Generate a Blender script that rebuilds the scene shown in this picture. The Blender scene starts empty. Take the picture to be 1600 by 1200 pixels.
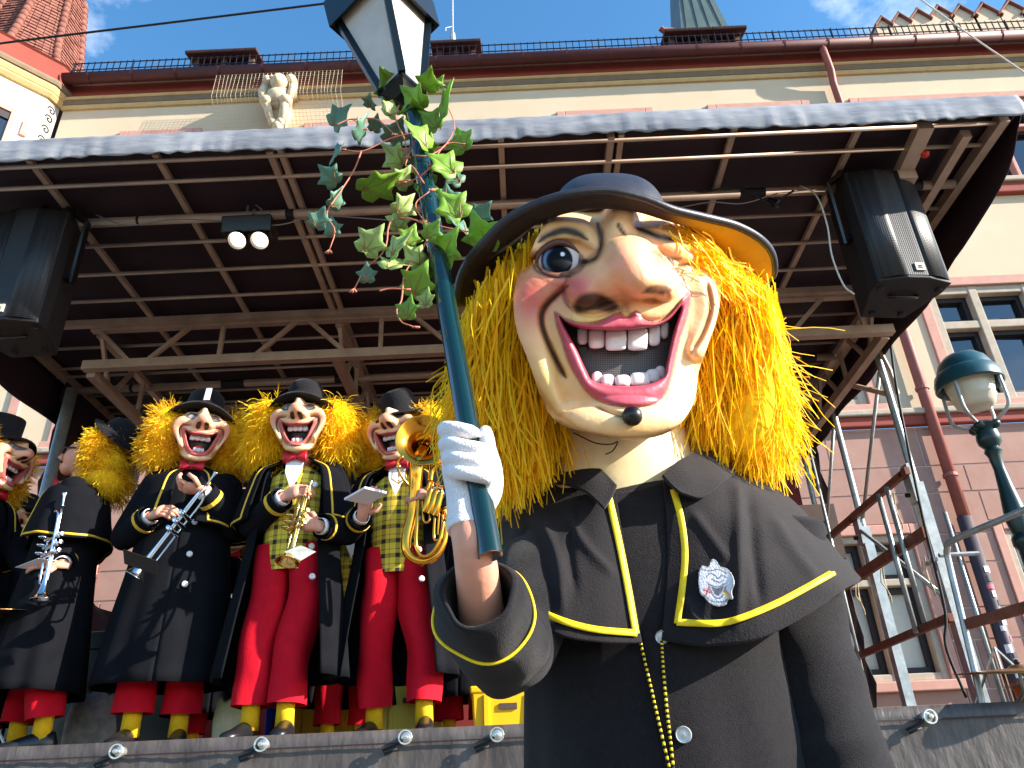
import bpy, math, random
import numpy as np
from mathutils import Vector, Matrix

random.seed(7); np.random.seed(7)
sc = bpy.context.scene
COL = sc.collection

# ------------------------------------------------------------------ camera
LENS_PX = 1230.0                      # focal length in pixels of the 1600 px wide photograph
PITCH, ROLL = math.radians(28.2), math.radians(2.6)
CAM = np.array([0.0, 0.0, 1.0])
_R0 = np.array([1.0, 0, 0]); _U0 = np.array([0, -math.sin(PITCH), math.cos(PITCH)])
FWD = np.array([0, math.cos(PITCH), math.sin(PITCH)])
RGT = _R0*math.cos(ROLL) - _U0*math.sin(ROLL)
UPV = _U0*math.cos(ROLL) + _R0*math.sin(ROLL)
camd = bpy.data.cameras.new('camera'); cam = bpy.data.objects.new('camera', camd); COL.objects.link(cam)
camd.sensor_fit = 'HORIZONTAL'; camd.sensor_width = 36; camd.lens = LENS_PX/1600*36
camd.clip_start = 0.02; camd.clip_end = 3000
M = Matrix.Identity(4)
for i in range(3):
    M[i][0] = RGT[i]; M[i][1] = UPV[i]; M[i][2] = -FWD[i]; M[i][3] = CAM[i]
cam.matrix_world = M
sc.camera = cam

# ------------------------------------------------------------------ light
SUN_DIR = Vector((0.85, -0.23, 0.42)).normalized()      # from the scene towards the sun
world = bpy.data.worlds.new('World'); sc.world = world; world.use_nodes = True
wn, wl = world.node_tree.nodes, world.node_tree.links
wn.clear()
wo = wn.new('ShaderNodeOutputWorld'); wb = wn.new('ShaderNodeBackground'); wb.inputs['Strength'].default_value = 0.125
sky = wn.new('ShaderNodeTexSky'); sky.sky_type = 'NISHITA'; sky.sun_disc = False
sky.sun_elevation = math.asin(SUN_DIR.z); sky.sun_rotation = math.atan2(SUN_DIR.x, SUN_DIR.y)
sky.air_density = 1.0; sky.dust_density = 0.4; sky.ozone_density = 2.4
tc = wn.new('ShaderNodeTexCoord'); mp = wn.new('ShaderNodeMapping'); mp.inputs['Scale'].default_value = (2.2, 2.2, 3.2)
nz = wn.new('ShaderNodeTexNoise'); nz.inputs['Scale'].default_value = 1.9; nz.inputs['Detail'].default_value = 8; nz.inputs['Roughness'].default_value = .58
cr = wn.new('ShaderNodeValToRGB'); cr.color_ramp.elements[0].position = .575; cr.color_ramp.elements[1].position = .84
cr.color_ramp.elements[1].color = (.85, .85, .85, 1)
mx = wn.new('ShaderNodeMixRGB'); mx.inputs[2].default_value = (7.0, 7.3, 7.8, 1)
wl.new(tc.outputs['Generated'], mp.inputs['Vector']); wl.new(mp.outputs[0], nz.inputs['Vector']); wl.new(nz.outputs['Fac'], cr.inputs[0])
wl.new(cr.outputs[0], mx.inputs[0]); hs = wn.new('ShaderNodeHueSaturation'); hs.inputs['Saturation'].default_value = 1.22; hs.inputs['Hue'].default_value = .494; hs.inputs['Value'].default_value = 1.1
wl.new(sky.outputs[0], hs.inputs['Color']); wl.new(hs.outputs[0], mx.inputs[1]); wl.new(mx.outputs[0], wb.inputs['Color']); wl.new(wb.outputs[0], wo.inputs['Surface'])
sund = bpy.data.lights.new('sun', 'SUN'); sund.energy = 5.0; sund.angle = math.radians(.53); sund.color = (1, .93, .82)
suno = bpy.data.objects.new('sun', sund); COL.objects.link(suno); suno.rotation_euler = SUN_DIR.to_track_quat('Z', 'Y').to_euler(); suno.location = (12, -4, 14)
sc.view_settings.view_transform = 'Standard'; sc.view_settings.look = 'None'; sc.view_settings.gamma = 1
sc.view_settings.use_curve_mapping = False
sc.view_settings.exposure = 1.38
sc.cycles.max_bounces = 6; sc.cycles.diffuse_bounces = 4; sc.cycles.glossy_bounces = 3; sc.cycles.transmission_bounces = 4
sc.cycles.transparent_max_bounces = 8; sc.cycles.caustics_reflective = False; sc.cycles.caustics_refractive = False

# ------------------------------------------------------------------ helpers
def ray(px, py): return FWD + RGT*((px-800)/LENS_PX) + UPV*((600-py)/LENS_PX)
def at(px, py, Y):                    # the point seen at a pixel at distance Y in front of the camera
    d = ray(px, py); return CAM + d*(Y/d[1])
def onz(px, py, z):
    d = ray(px, py); return CAM + d*((z-CAM[2])/d[2])
def A(*pts): return np.array([at(*p) for p in pts])
def lin(c):
    c = np.asarray(c, float)/255.0
    return np.where(c <= .04045, c/12.92, ((c+.055)/1.055)**2.4)
def unit(v): v = np.asarray(v, float); return v/(np.linalg.norm(v)+1e-12)

def mat(name, rgb, rough=.7, metal=0., var=.0, vscale=6., bump=0., bscale=40., spec=.4, attr=None, emit=None, estr=0., coat=0., sheen=0., trans=0., rgb2=None, stretch=None, sss=0., two=None):
    m = bpy.data.materials.new(name); m.use_nodes = True
    nt = m.node_tree; N, L = nt.nodes, nt.links; b = N['Principled BSDF']
    col = (*lin(rgb), 1)
    b.inputs['Base Color'].default_value = col; b.inputs['Roughness'].default_value = rough; b.inputs['Metallic'].default_value = metal
    b.inputs['Specular IOR Level'].default_value = spec; b.inputs['Coat Weight'].default_value = coat
    if sheen: b.inputs['Sheen Weight'].default_value = sheen; b.inputs['Sheen Roughness'].default_value = .5
    if sss: b.inputs['Subsurface Weight'].default_value = sss; b.inputs['Subsurface Radius'].default_value = (.02, .008, .004)
    if emit: b.inputs['Emission Color'].default_value = (*lin(emit), 1); b.inputs['Emission Strength'].default_value = estr
    t = N.new('ShaderNodeTexCoord'); vec = t.outputs['Object']
    if stretch:
        p = N.new('ShaderNodeMapping'); p.inputs['Scale'].default_value = stretch; L.new(vec, p.inputs['Vector']); vec = p.outputs[0]
    src = None
    if attr:
        a = N.new('ShaderNodeAttribute'); a.attribute_name = attr; src = a.outputs['Color']
    if var:
        n = N.new('ShaderNodeTexNoise'); n.inputs['Scale'].default_value = vscale; n.inputs['Detail'].default_value = 6; n.inputs['Roughness'].default_value = .62
        L.new(vec, n.inputs['Vector'])
        r = N.new('ShaderNodeMapRange'); r.inputs[1].default_value = .3; r.inputs[2].default_value = .7; L.new(n.outputs['Fac'], r.inputs[0])
        if rgb2 is not None:
            x = N.new('ShaderNodeMixRGB'); x.inputs[1].default_value = col; x.inputs[2].default_value = (*lin(rgb2), 1)
            L.new(r.outputs[0], x.inputs[0]); src = x.outputs[0]
        else:
            r.inputs[3].default_value = 1-var; r.inputs[4].default_value = 1+var
            x = N.new('ShaderNodeMixRGB'); x.blend_type = 'MULTIPLY'; x.inputs[0].default_value = 1; x.inputs[1].default_value = col
            if src is not None: L.new(src, x.inputs[1])
            c = N.new('ShaderNodeCombineColor')
            for k in range(3): L.new(r.outputs[0], c.inputs[k])
            L.new(c.outputs[0], x.inputs[2]); src = x.outputs[0]
    if src is not None: L.new(src, b.inputs['Base Color'])
    if bump:
        n2 = N.new('ShaderNodeTexNoise'); n2.inputs['Scale'].default_value = bscale; n2.inputs['Detail'].default_value = 4; L.new(vec, n2.inputs['Vector'])
        bu = N.new('ShaderNodeBump'); bu.inputs['Strength'].default_value = bump; bu.inputs['Distance'].default_value = .01
        L.new(n2.outputs['Fac'], bu.inputs['Height']); L.new(bu.outputs[0], b.inputs['Normal'])
    if trans:                          # light passing through thin leaf, paper or straw
        o = N['Material Output']; tr = N.new('ShaderNodeBsdfTranslucent'); ad = N.new('ShaderNodeMixShader'); ad.inputs[0].default_value = trans
        if src is not None: L.new(src, tr.inputs['Color'])
        else: tr.inputs['Color'].default_value = col
        L.new(b.outputs[0], ad.inputs[1]); L.new(tr.outputs[0], ad.inputs[2]); L.new(ad.outputs[0], o.inputs['Surface'])
    return m

class MB:
    """collects geometry in world coordinates, links it as one mesh object"""
    def __init__(s): s.v = []; s.f = []; s.mi = []; s.c = []; s.n = 0
    def add(s, v, f, mi=0, c=None):
        v = np.asarray(v, float).reshape(-1, 3); s.v.append(v)
        s.f += [tuple(i+s.n for i in q) for q in f]; s.mi += [mi]*len(f)
        s.c.append(np.tile(np.array([1., 1, 1]), (len(v), 1)) if c is None else np.broadcast_to(np.asarray(c, float), (len(v), 3)))
        s.n += len(v); return s
    def box(s, lo, hi, mi=0, c=None):
        (x0, y0, z0), (x1, y1, z1) = lo, hi
        return s.add([(x0,y0,z0),(x1,y0,z0),(x1,y1,z0),(x0,y1,z0),(x0,y0,z1),(x1,y0,z1),(x1,y1,z1),(x0,y1,z1)],
              [(0,3,2,1),(4,5,6,7),(0,1,5,4),(1,2,6,5),(2,3,7,6),(3,0,4,7)], mi, c)
    def obox(s, ctr, ax, ay, az, mi=0, c=None):       # half axes
        ctr, ax, ay, az = map(lambda q: np.asarray(q, float), (ctr, ax, ay, az))
        v = [ctr+i*ax+j*ay+k*az for k in (-1, 1) for i, j in ((-1,-1),(1,-1),(1,1),(-1,1))]
        return s.add(v, [(0,3,2,1),(4,5,6,7),(0,1,5,4),(1,2,6,5),(2,3,7,6),(3,0,4,7)], mi, c)
    def bar(s, p, q, w, h, up=(0, 0, 1), mi=0, c=None):
        p, q = np.asarray(p, float), np.asarray(q, float); d = unit(q-p)
        u = np.asarray(up, float)
        if abs(d@u) > .97: u = np.array([1., 0, 0])
        a = unit(np.cross(d, u)); b = unit(np.cross(a, d))
        return s.obox((p+q)/2, a*w/2, b*h/2, d*np.linalg.norm(q-p)/2, mi, c)
    def tube(s, pts, r, n=8, closed=False, cap=True, mi=0, c=None, flat=1., up=None):
        P = np.asarray(pts, float); m = len(P); R = np.full(m, r, float) if np.isscalar(r) else np.asarray(r, float)
        T = np.zeros_like(P)
        for i in range(m):
            T[i] = unit(P[(i+1) % m]-P[i-1]) if closed or 0 < i < m-1 else unit(P[1]-P[0] if i == 0 else P[-1]-P[-2])
        u = np.asarray(up, float) if up is not None else (np.array([0, 0, 1.]) if abs(T[0][2]) < .9 else np.array([1., 0, 0]))
        rings = []
        for i in range(m):
            u = unit(u-T[i]*(u@T[i])); w = np.cross(T[i], u)
            a = np.arange(n)/n*2*math.pi
            rings.append(P[i]+R[i]*(np.outer(np.cos(a), u)*flat+np.outer(np.sin(a), w)))
        return s.loft(rings, closed, cap, mi, c)
    def loft(s, rings, closed=False, cap=True, mi=0, c=None, ring_closed=True):
        m = len(rings); n = len(rings[0]); f = []
        for i in range(m if closed else m-1):
            a, b = i*n, ((i+1) % m)*n
            for j in range(n if ring_closed else n-1):
                k = (j+1) % n; f.append((a+j, a+k, b+k, b+j))
        if cap and not closed and ring_closed: f += [tuple(range(n-1, -1, -1)), tuple(range((m-1)*n, m*n))]
        return s.add(np.concatenate(rings), f, mi, c)
    def lathe(s, prof, org, axis=(0, 0, 1), n=24, mi=0, c=None, cap=False):
        ax = unit(axis); u = unit(np.cross(ax, (0, 1, 0) if abs(ax[1]) < .9 else (1, 0, 0))); w = np.cross(ax, u); a = np.arange(n)/n*2*math.pi
        org = np.asarray(org, float)
        return s.loft([org+ax*h+max(r, 1e-4)*(np.outer(np.cos(a), u)+np.outer(np.sin(a), w)) for r, h in prof], False, cap, mi, c)
    def grid(s, G, mi=0, c=None, back=None):
        G = np.asarray(G, float); m, n = G.shape[:2]
        f = [(i*n+j, i*n+j+1, (i+1)*n+j+1, (i+1)*n+j) for i in range(m-1) for j in range(n-1)]
        if c is not None and np.ndim(c) == 3: c = np.asarray(c).reshape(-1, 3)
        return s.add(G.reshape(-1, 3), f, mi, c)
    def ball(s, ctr, r, n=12, mi=0, c=None, ax=None):
        ctr = np.asarray(ctr, float); r = np.broadcast_to(np.asarray(r, float), (3,))
        E = np.eye(3) if ax is None else np.asarray(ax)
        th = np.linspace(0, math.pi, n//2+1); ph = np.arange(n)/n*2*math.pi
        rings = [ctr+(np.outer(np.sin(t)*np.cos(ph)*r[0], E[0])+np.outer(np.sin(t)*np.sin(ph)*r[1], E[1])+np.outer(np.full(n, math.cos(t)*r[2]), E[2])) for t in th]
        return s.loft(rings, False, False, mi, c)
    def build(s, name, m, parent=None, smooth=False, loc=None, attr=False, thick=0., bevel=0., kind=None, label=None):
        V = np.concatenate(s.v) if s.v else np.zeros((0, 3))
        o0 = np.zeros(3)
        if parent is not None: o0 = np.array(parent['_o'])
        elif loc is not None: o0 = np.asarray(loc, float)
        me = bpy.data.meshes.new(name); me.from_pydata((V-o0).tolist(), [], s.f)
        for q in (m if isinstance(m, (list, tuple)) else [m]): me.materials.append(q)
        if len(me.polygons) == len(s.mi): me.polygons.foreach_set('material_index', s.mi)
        if smooth: me.polygons.foreach_set('use_smooth', [True]*len(me.polygons))
        if attr:
            a = me.color_attributes.new('Col', 'FLOAT_COLOR', 'POINT'); C = np.concatenate(s.c); a.data.foreach_set('color', np.c_[C, np.ones(len(C))].ravel())
        me.update()
        o = bpy.data.objects.new(name, me); COL.objects.link(o); o['_o'] = o0.tolist()
        if parent is not None: o.parent = parent
        else: o.location = o0
        if smooth == 'auto':
            md = o.modifiers.new('split', 'EDGE_SPLIT'); md.split_angle = math.radians(38)
        if thick: md = o.modifiers.new('thick', 'SOLIDIFY'); md.thickness = thick; md.offset = -1
        if bevel: md = o.modifiers.new('bevel', 'BEVEL'); md.width = bevel; md.segments = 2; md.limit_method = 'ANGLE'
        if kind: o['kind'] = kind
        if label: o['label'] = label
        return o
def thing(name, label, cat, loc, group=None, kind=None):
    o = bpy.data.objects.new(name, None); COL.objects.link(o); o.location = loc; o['_o'] = [float(q) for q in loc]; o.empty_display_size = .1
    o['label'] = label; o['category'] = cat
    if group: o['group'] = group
    return o
def tag(o, label, cat, group=None):
    o['label'] = label; o['category'] = cat
    if group: o['group'] = group
    return o
def cr1(P, n):                        # Catmull-Rom through the control points along axis 0
    P = np.asarray(P, float); m = len(P); t = np.linspace(0, m-1-1e-9, n); i = t.astype(int); u = (t-i).reshape((-1,)+(1,)*(P.ndim-1))
    g = lambda k: P[np.clip(k, 0, m-1)]
    p0, p1, p2, p3 = g(i-1), g(i), g(i+1), g(i+2)
    p0 = np.where((i == 0).reshape(u.shape), 2*p1-p2, p0); p3 = np.where((i >= m-2).reshape(u.shape), 2*p2-p1, p3)
    return .5*(2*p1+(p2-p0)*u+(2*p0-5*p1+4*p2-p3)*u*u+(3*p1-p0-3*p2+p3)*u**3)
def patch(C, nu, nv): return cr1(cr1(np.asarray(C, float), nu).swapaxes(0, 1), nv).swapaxes(0, 1)
def wob(P, amp, sc_, seed=0):         # smooth pseudo noise for cloth and plaster
    P = np.asarray(P); r = np.random.RandomState(seed); out = 0
    for k in range(6):
        d = r.normal(size=3); d = d/np.linalg.norm(d)*sc_*(1+.5*k); out = out+np.sin(P@d+r.rand()*6.3)/(1+.45*k)
    return out*amp/2.2
def normals(G):
    du = np.gradient(G, axis=0); dv = np.gradient(G, axis=1); n = np.cross(du, dv); return n/(np.linalg.norm(n, axis=-1, keepdims=True)+1e-12)
# ------------------------------------------------------------------ materials of the setting
m_ground = mat('paving_grey', (112, 106, 100), .9, var=.2, vscale=3, bump=.3, bscale=20)
m_cream = mat('cream_plaster', (214, 194, 166), .9, var=1, vscale=.9, rgb2=(204, 182, 152), bump=.12, bscale=25)
m_white = mat('white_plaster', (232, 226, 214), .9, var=.06, vscale=3, bump=.15, bscale=30)
m_scroll = mat('scroll_grey', (168, 160, 150), .9)
m_sand = mat('red_sandstone', (178, 140, 126), .9, var=1, vscale=2.2, rgb2=(162, 120, 106), bump=.12, bscale=60)
m_joint = mat('pale_joint', (212, 184, 172), .9)
m_pink = mat('pink_stone', (198, 148, 132), .85, var=.1, vscale=5)
m_mull = mat('grey_stone', (178, 164, 146), .85, var=.14, vscale=7)
m_oxide = mat('oxide_red', (146, 66, 54), .8, var=.15, vscale=1.5)
m_gold = mat('ochre_paint', (196, 166, 112), .7, var=.1)
m_taupe = mat('taupe_paint', (122, 104, 84), .8, var=.12)
m_gutter = mat('gutter_copper', (80, 40, 40), .55, .3, var=.2, vscale=3)
m_pipe = mat('downpipe_red', (148, 82, 72), .6, var=.15, vscale=5)
m_pipe_low = mat('downpipe_iron', (66, 58, 66), .6, var=.2, vscale=5)
m_iron = mat('dark_iron', (44, 40, 46), .5, .6)
m_tile = mat('clay_tile', (142, 92, 78), .85, var=1, vscale=9, rgb2=(110, 66, 56))
m_darktile = mat('old_dark_tile', (66, 46, 46), .9, var=.3, vscale=10)
m_zinc = mat('zinc_sheet', (98, 112, 106), .5, .4, var=.2, vscale=2)
m_glass = mat('window_glass', (22, 28, 38), .04, spec=1., coat=.6)
m_sash = mat('dark_sash', (34, 26, 28), .55)
m_blind = mat('pale_blind', (202, 202, 190), .8, var=.05)
m_statue = mat('carved_stone', (206, 188, 158), .9, var=.25, vscale=12, bump=.5, bscale=30)
m_net = mat('pigeon_net', (200, 186, 160), .8)
m_tarp = mat('black_tarp', (48, 32, 40), .6, var=.25, vscale=2, bump=.25, bscale=6)
m_fascia = mat('grey_vinyl', (168, 168, 170), .32, var=1, vscale=4, rgb2=(112, 112, 118), bump=.4, bscale=22, stretch=(.5, 1, 2))
m_skirt = mat('dirty_black_vinyl', (58, 52, 50), .45, var=1, vscale=5, rgb2=(96, 88, 84), bump=.6, bscale=14, stretch=(2, 1, .7))
m_alu = mat('weathered_aluminium', (192, 166, 146), .5, .35, var=.2, vscale=5)
m_galv = mat('galvanised_steel', (168, 172, 172), .42, .6, var=.25, vscale=14)
m_rust = mat('rusty_rail', (128, 76, 58), .7, .2, var=.3, vscale=12)
m_deck = mat('stage_deck', (70, 58, 50), .8, var=.2)
m_redwall = mat('dark_red_panel', (122, 34, 30), .7, var=.15, vscale=2)
m_brown = mat('brown_board', (82, 66, 58), .8, var=.2)
m_bolt = mat('bright_bolt', (210, 210, 205), .3, .8)
m_rubber = mat('black_rubber', (22, 21, 22), .6)

# ------------------------------------------------------------------ ground
g = MB().add([(-400, -400, 0), (400, -400, 0), (400, 400, 0), (-400, 400, 0)], [(0, 1, 2, 3)]).build('ground', m_ground); g['kind'] = 'structure'

# ------------------------------------------------------------------ town hall (facade plane y = 10)
FY = 10.0
hall = thing('town_hall', 'cream and red sandstone town hall behind the stage with red cornice and gutter', 'building', (2.5, FY, 0))
X0, X1 = -7.85, 13.0
def facade(x0, x1, z0, z1, holes, y, depth):
    xs = sorted({x0, x1, *[h[0] for h in holes], *[h[1] for h in holes]}); zs = sorted({z0, z1, *[h[2] for h in holes], *[h[3] for h in holes]})
    b = MB()
    for i in range(len(xs)-1):
        for j in range(len(zs)-1):
            cx, cz = (xs[i]+xs[i+1])/2, (zs[j]+zs[j+1])/2
            if not (x0 < cx < x1 and z0 < cz < z1) or any(h[0] < cx < h[1] and h[2] < cz < h[3] for h in holes): continue
            b.add([(xs[i], y, zs[j]), (xs[i+1], y, zs[j]), (xs[i+1], y, zs[j+1]), (xs[i], y, zs[j+1])], [(0, 1, 2, 3)])
    for h in holes:
        a, c, d, e = h
        for p, q in (((a, d), (a, e)), ((a, e), (c, e)), ((c, e), (c, d)), ((c, d), (a, d))):
            b.add([(p[0], y, p[1]), (q[0], y, q[1]), (q[0], y+depth, q[1]), (p[0], y+depth, p[1])], [(0, 1, 2, 3)])
    return b
W3 = [(-6.55, -5.4, 9.75, 11.6), (-3.3, -1.7, 9.75, 11.6), (1.15, 2.55, 9.75, 11.6), (3.8, 5.3, 9.75, 11.6), (6.3, 9.3, 9.75, 11.6)]
W2 = [(-9.0, -7.25, 5.75, 7.7), (-6.4, -4.5, 5.75, 7.7), (3.0, 5.0, 5.75, 7.7), (6.32, 9.4, 5.75, 7.7)]
W1 = [(3.82, 5.05, 2.12, 3.9), (6.25, 7.7, 2.12, 3.9), (-7.2, -5.6, 2.12, 3.9)]
wall = facade(X0, X1, 5.62, 12.5, W3+[w for w in W2 if w[0] > X0], FY, .3).build('wall', m_cream, hall)
base = facade(X0-2.5, X1, 0, 5.4, W1, FY+.012, .3).build('sandstone_wall', m_joint, hall)
facade(X0-2.5, X0+.3, 5.62, 9, [W2[0]], FY+.005, .3).build('wall', m_cream, hall)
# sandstone blocks in alternating courses, pale joints between
z, k = 5.38, 0
blk = 0
while z > .3:
    hgt = (.56, .38)[k % 2]; z0 = z-hgt
    for xa, xb in ((2.6, 9.6), (-9.6, -4.4)):
        x = xa+(.55 if k % 2 else 0)-random.random()*.2
        while x < xb:
            wdt = (1.28, .86, 1.05)[(k+int(x*3)) % 3]
            for s0, s1 in ([(x, x+wdt)]):
                segs = [(max(s0, xa), min(s1, xb))]
                for h in W1:
                    if h[2] < z and h[3] > z0:
                        ns = []
                        for a, c in segs:
                            if c <= h[0]-.14 or a >= h[1]+.14: ns.append((a, c))
                            else:
                                if a < h[0]-.14: ns.append((a, h[0]-.14))
                                if c > h[1]+.14: ns.append((h[1]+.14, c))
                        segs = ns
                for a, c in segs:
                    if c-a > .06:
                        pr = random.uniform(.001, .004)
                        MB().box((a+.011, FY-pr, z0+.011), (c-.011, FY+.011, z-.011)).build('stone_block', m_sand, base, bevel=.002); blk += 1
            x += wdt
    for h in W1:                      # fill above the lintel and below the sill
        for a2, b2 in ((max(z0, h[3]+.135), z), (z0, min(z, h[2]-.125))):
            if h[2] < z and h[3] > z0 and b2-a2 > .05 and (xa, xb): MB().box((h[0]-.129, FY-.002, a2+.011), (h[1]+.129, FY+.011, b2-.011)).build('stone_block', m_sand, base, bevel=.002)
    z = z0; k += 1
# string course between ground and first floor, sill course below second floor
def course(x0, x1, z0, z1, d, name, m): return MB().box((x0, FY-d, z0), (x1, FY+.02, z1)).build(name, m, hall, bevel=.02)
course(X0-2.5, X1, 5.40, 5.55, .09, 'string_course', m_oxide); course(X0-2.5, X1, 5.55, 5.64, .14, 'string_course', m_mull)
course(6.0, X1, 9.42, 9.62, .10, 'string_course', m_oxide); course(6.0, X1, 9.62, 9.72, .15, 'string_course', m_mull)
# cornice: frieze and mouldings
def moulding(prof, name, m, x0=X0-.02, x1=X1):
    rings = [np.array([(x, FY-p[0], p[1]) for p in prof]) for x in (x0, x1)]
    return MB().loft(rings, cap=True).build(name, m, hall, smooth=False)
moulding([(0, 12.34), (.04, 12.34), (.06, 12.38), (.06, 12.42), (0, 12.42)], 'cornice_moulding', m_gold)
moulding([(0, 12.422), (.07, 12.422), (.09, 12.48), (.09, 12.52), (0, 12.52)], 'cornice_moulding', m_taupe)
moulding([(0, 12.522), (.10, 12.522), (.12, 12.54), (.12, 12.57), (0, 12.57)], 'cornice_moulding', m_gold)
moulding([(0, 12.572), (.06, 12.572), (.07, 12.86), (.08, 12.88), (0, 12.88)], 'frieze', m_oxide)
moulding([(0, 12.882), (.15, 12.882), (.16, 12.91), (.16, 12.93), (0, 12.93)], 'cornice_moulding', m_mull)
gut = MB()
a = np.linspace(-.1, math.pi+.1, 12); GZ = 12.87
prof = [(.28-.1*math.cos(t), GZ-.125*math.sin(t)) for t in a]
gut.loft([np.array([(x, FY-p[0], p[1]) for p in prof]) for x in (X0+.05, X1)], cap=False, ring_closed=False)
gutter = gut.build('gutter', m_gutter, hall, smooth=True, thick=.01)
for i in range(26):
    x = X0+.5+i*.78
    MB().loft([np.array([(x+d, FY-.28-(p[0]-.28)*1.06, GZ+(p[1]-GZ)*1.06) for p in prof]) for d in (0, .035)], cap=False, ring_closed=False).build('gutter_bracket', m_gutter, gutter, thick=.008)
# pitched roof and snow guard
MB().add([(X0, FY-.2, 12.9), (X1, FY-.2, 12.9), (X1, FY+6, 17.4), (X0, FY+6, 17.4)], [(0, 1, 2, 3)]).build('roof', m_tile, hall)
sg = MB()
for zz in (13.1, 13.27): sg.tube([(X0+.1, FY-.25, zz), (X1, FY-.25, zz)], .011, 6)
x = X0+.15; n = 0
while x < 11.5:
    sg.bar((x, FY-.25, 12.95), (x, FY-.25, 13.30), .045 if n % 9 == 0 else .014, .014); x += .118; n += 1
sg.build('snow_guard', m_iron, hall)
# windows
def window(x0, x1, z0, z1, vs, hs, fr, m_frame, blind=False, y=FY, sur=None):
    b = MB(); d0, d1 = y+.03, y+.17
    if sur:
        ms, w, pr = sur
        for lo, hi in (((x0-w, y-pr, z0-.003), (x0, y+.02, z1+w)), ((x1, y-pr, z0-.003), (x1+w, y+.02, z1+w)), ((x0, y-pr, z1), (x1, y+.02, z1+w))): b.box(lo, hi, 1)
        b.box((x0-w-.06, y-pr-.06, z0-.12), (x1+w+.06, y+.02, z0-.004), 1)
    xs = [x0]+[x0+(x1-x0)*v for v in vs]+[x1]; zs = [z0]+[z0+(z1-z0)*v for v in hs]+[z1]
    for i, v in enumerate(xs): 
        c = min(max(v, x0+fr/2), x1-fr/2); b.box((c-fr/2, d0-.02, z0), (c+fr/2, d1, z1))
    for v in zs:
        c = min(max(v, z0+fr/2), z1-fr/2); b.box((x0, d0-.01, c-fr/2), (x1, d1-.01, c+fr/2))
    w = b.build('window', [m_frame, sur[0] if sur else m_frame], hall, bevel=.012)
    for i in range(len(xs)-1):
        for j in range(len(zs)-1):
            a0 = xs[i]+(fr if i == 0 else fr/2)+.002; a1 = xs[i+1]-(fr if i == len(xs)-2 else fr/2)-.002
            c0 = zs[j]+(fr if j == 0 else fr/2)+.002; c1 = zs[j+1]-(fr if j == len(zs)-2 else fr/2)-.002
            s = .075; sb = MB()
            for lo, hi in (((a0, d1-.04, c0), (a0+s, d1+.06, c1)), ((a1-s, d1-.04, c0), (a1, d1+.06, c1)), ((a0+s, d1-.04, c0), (a1-s, d1+.06, c0+s)), ((a0+s, d1-.04, c1-s), (a1-s, d1+.06, c1))): sb.box(lo, hi)
            sb.build('sash', m_sash, w)
            t = random.uniform(-.02, .02)
            MB().add([(a0+s, d1+.03, c0+s), (a1-s, d1+.03+t, c0+s), (a1-s, d1+.03+t, c1-s), (a0+s, d1+.03, c1-s)], [(0, 1, 2, 3)]).build('pane', m_blind if blind else m_glass, w)
    return w
for h in W3: window(*h, [.5] if h[1]-h[0] < 2 else [.25, .5, .75], [.66], .07, m_pink, sur=(m_pink, .15, .035))
for h in W2: window(*h, [.5] if h[1]-h[0] < 2.2 else [.235, .5, .765], [.655], .13, m_mull, sur=(m_pink, .16, .03))
for h in W1: window(*h, [.5], [.66], .09, m_mull, blind=True, sur=(m_pink, .13, .03))
# downpipes
dp = MB().tube([(5.84, FY-.28, 12.85), (5.84, FY-.28, 12.6), (5.86, FY-.26, 12.45), (5.90, FY-.2, 12.25), (5.93, FY-.10, 12.05), (5.95, FY-.10, 9.0)], .062, 12).build('downpipe', m_pipe, hall, smooth=True)
dp2 = MB().tube([(5.74, FY-.12, 9.0), (5.74, FY-.12, 4.05)], .075, 14).build('downpipe', m_pipe, hall, smooth=True)
for zz in (8.2, 5.9, 4.6): MB().lathe([(.08, 0), (.092, .005), (.092, .05), (.08, .055)], (5.74, FY-.12, zz), n=16).build('pipe_clamp', m_pipe, dp2)
low = MB().tube([(5.74, FY-.12, 4.05), (5.74, FY-.12, .1)], .088, 14).build('downpipe', m_pipe_low, hall, smooth=True)
m_stk = [mat('sticker_white', (226, 222, 226), .6, var=.3, vscale=40), mat('sticker_pink', (214, 90, 110), .6, var=.3, vscale=30), mat('sticker_dark', (40, 36, 52), .6, var=.4, vscale=30)]
for i in range(16):
    zc = 1.75+i*.105+random.uniform(-.03, .03); a0 = -math.pi/2+random.uniform(-.7, .5); hh = random.uniform(.05, .1); da = random.uniform(.5, 1.1); rr = .0895+i*.0003
    G = np.array([[(5.74+rr*math.cos(t), FY-.12+rr*math.sin(t), zc+s*hh) for t in np.linspace(a0, a0+da, 6)] for s in (0, 1)])
    MB().grid(G).build('sticker', m_stk[i % 3 if i % 4 else 0], low)
# carved corbel figure under a pigeon net
st = MB(); gx = -3.87; SZ = -.42; gy = FY-.28
st.box((gx-.26, FY-.3, 12.72), (gx+.26, FY, 13.02)); st.ball((gx+.02, gy-.12, 12.78), (.15, .15, .17), 14); st.ball((gx+.02, gy-.26, 12.74), (.05, .06, .05), 8)
for s in (-1, 1):
    st.ball((gx+.09*s, gy-.2, 12.83), (.05, .05, .035), 8); st.ball((gx+.21*s, gy-.02, 12.9), (.1, .16, .12), 10); st.tube([(gx+.24*s, gy, 12.88), (gx+.27*s, gy-.08, 12.6), (gx+.22*s, gy-.1, 12.38)], [.08, .075, .06], 8)
    st.ball((gx+.17*s, gy-.08, 12.36), (.12, .14, .1), 10); st.tube([(gx+.17*s, gy-.1, 12.36), (gx+.12*s, gy, 12.15), (gx+.05*s, gy+.12, 11.95)], [.085, .07, .05], 8); st.ball((gx+.07*s, gy+.06, 12.02), (.08, .08, .08), 8)
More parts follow.
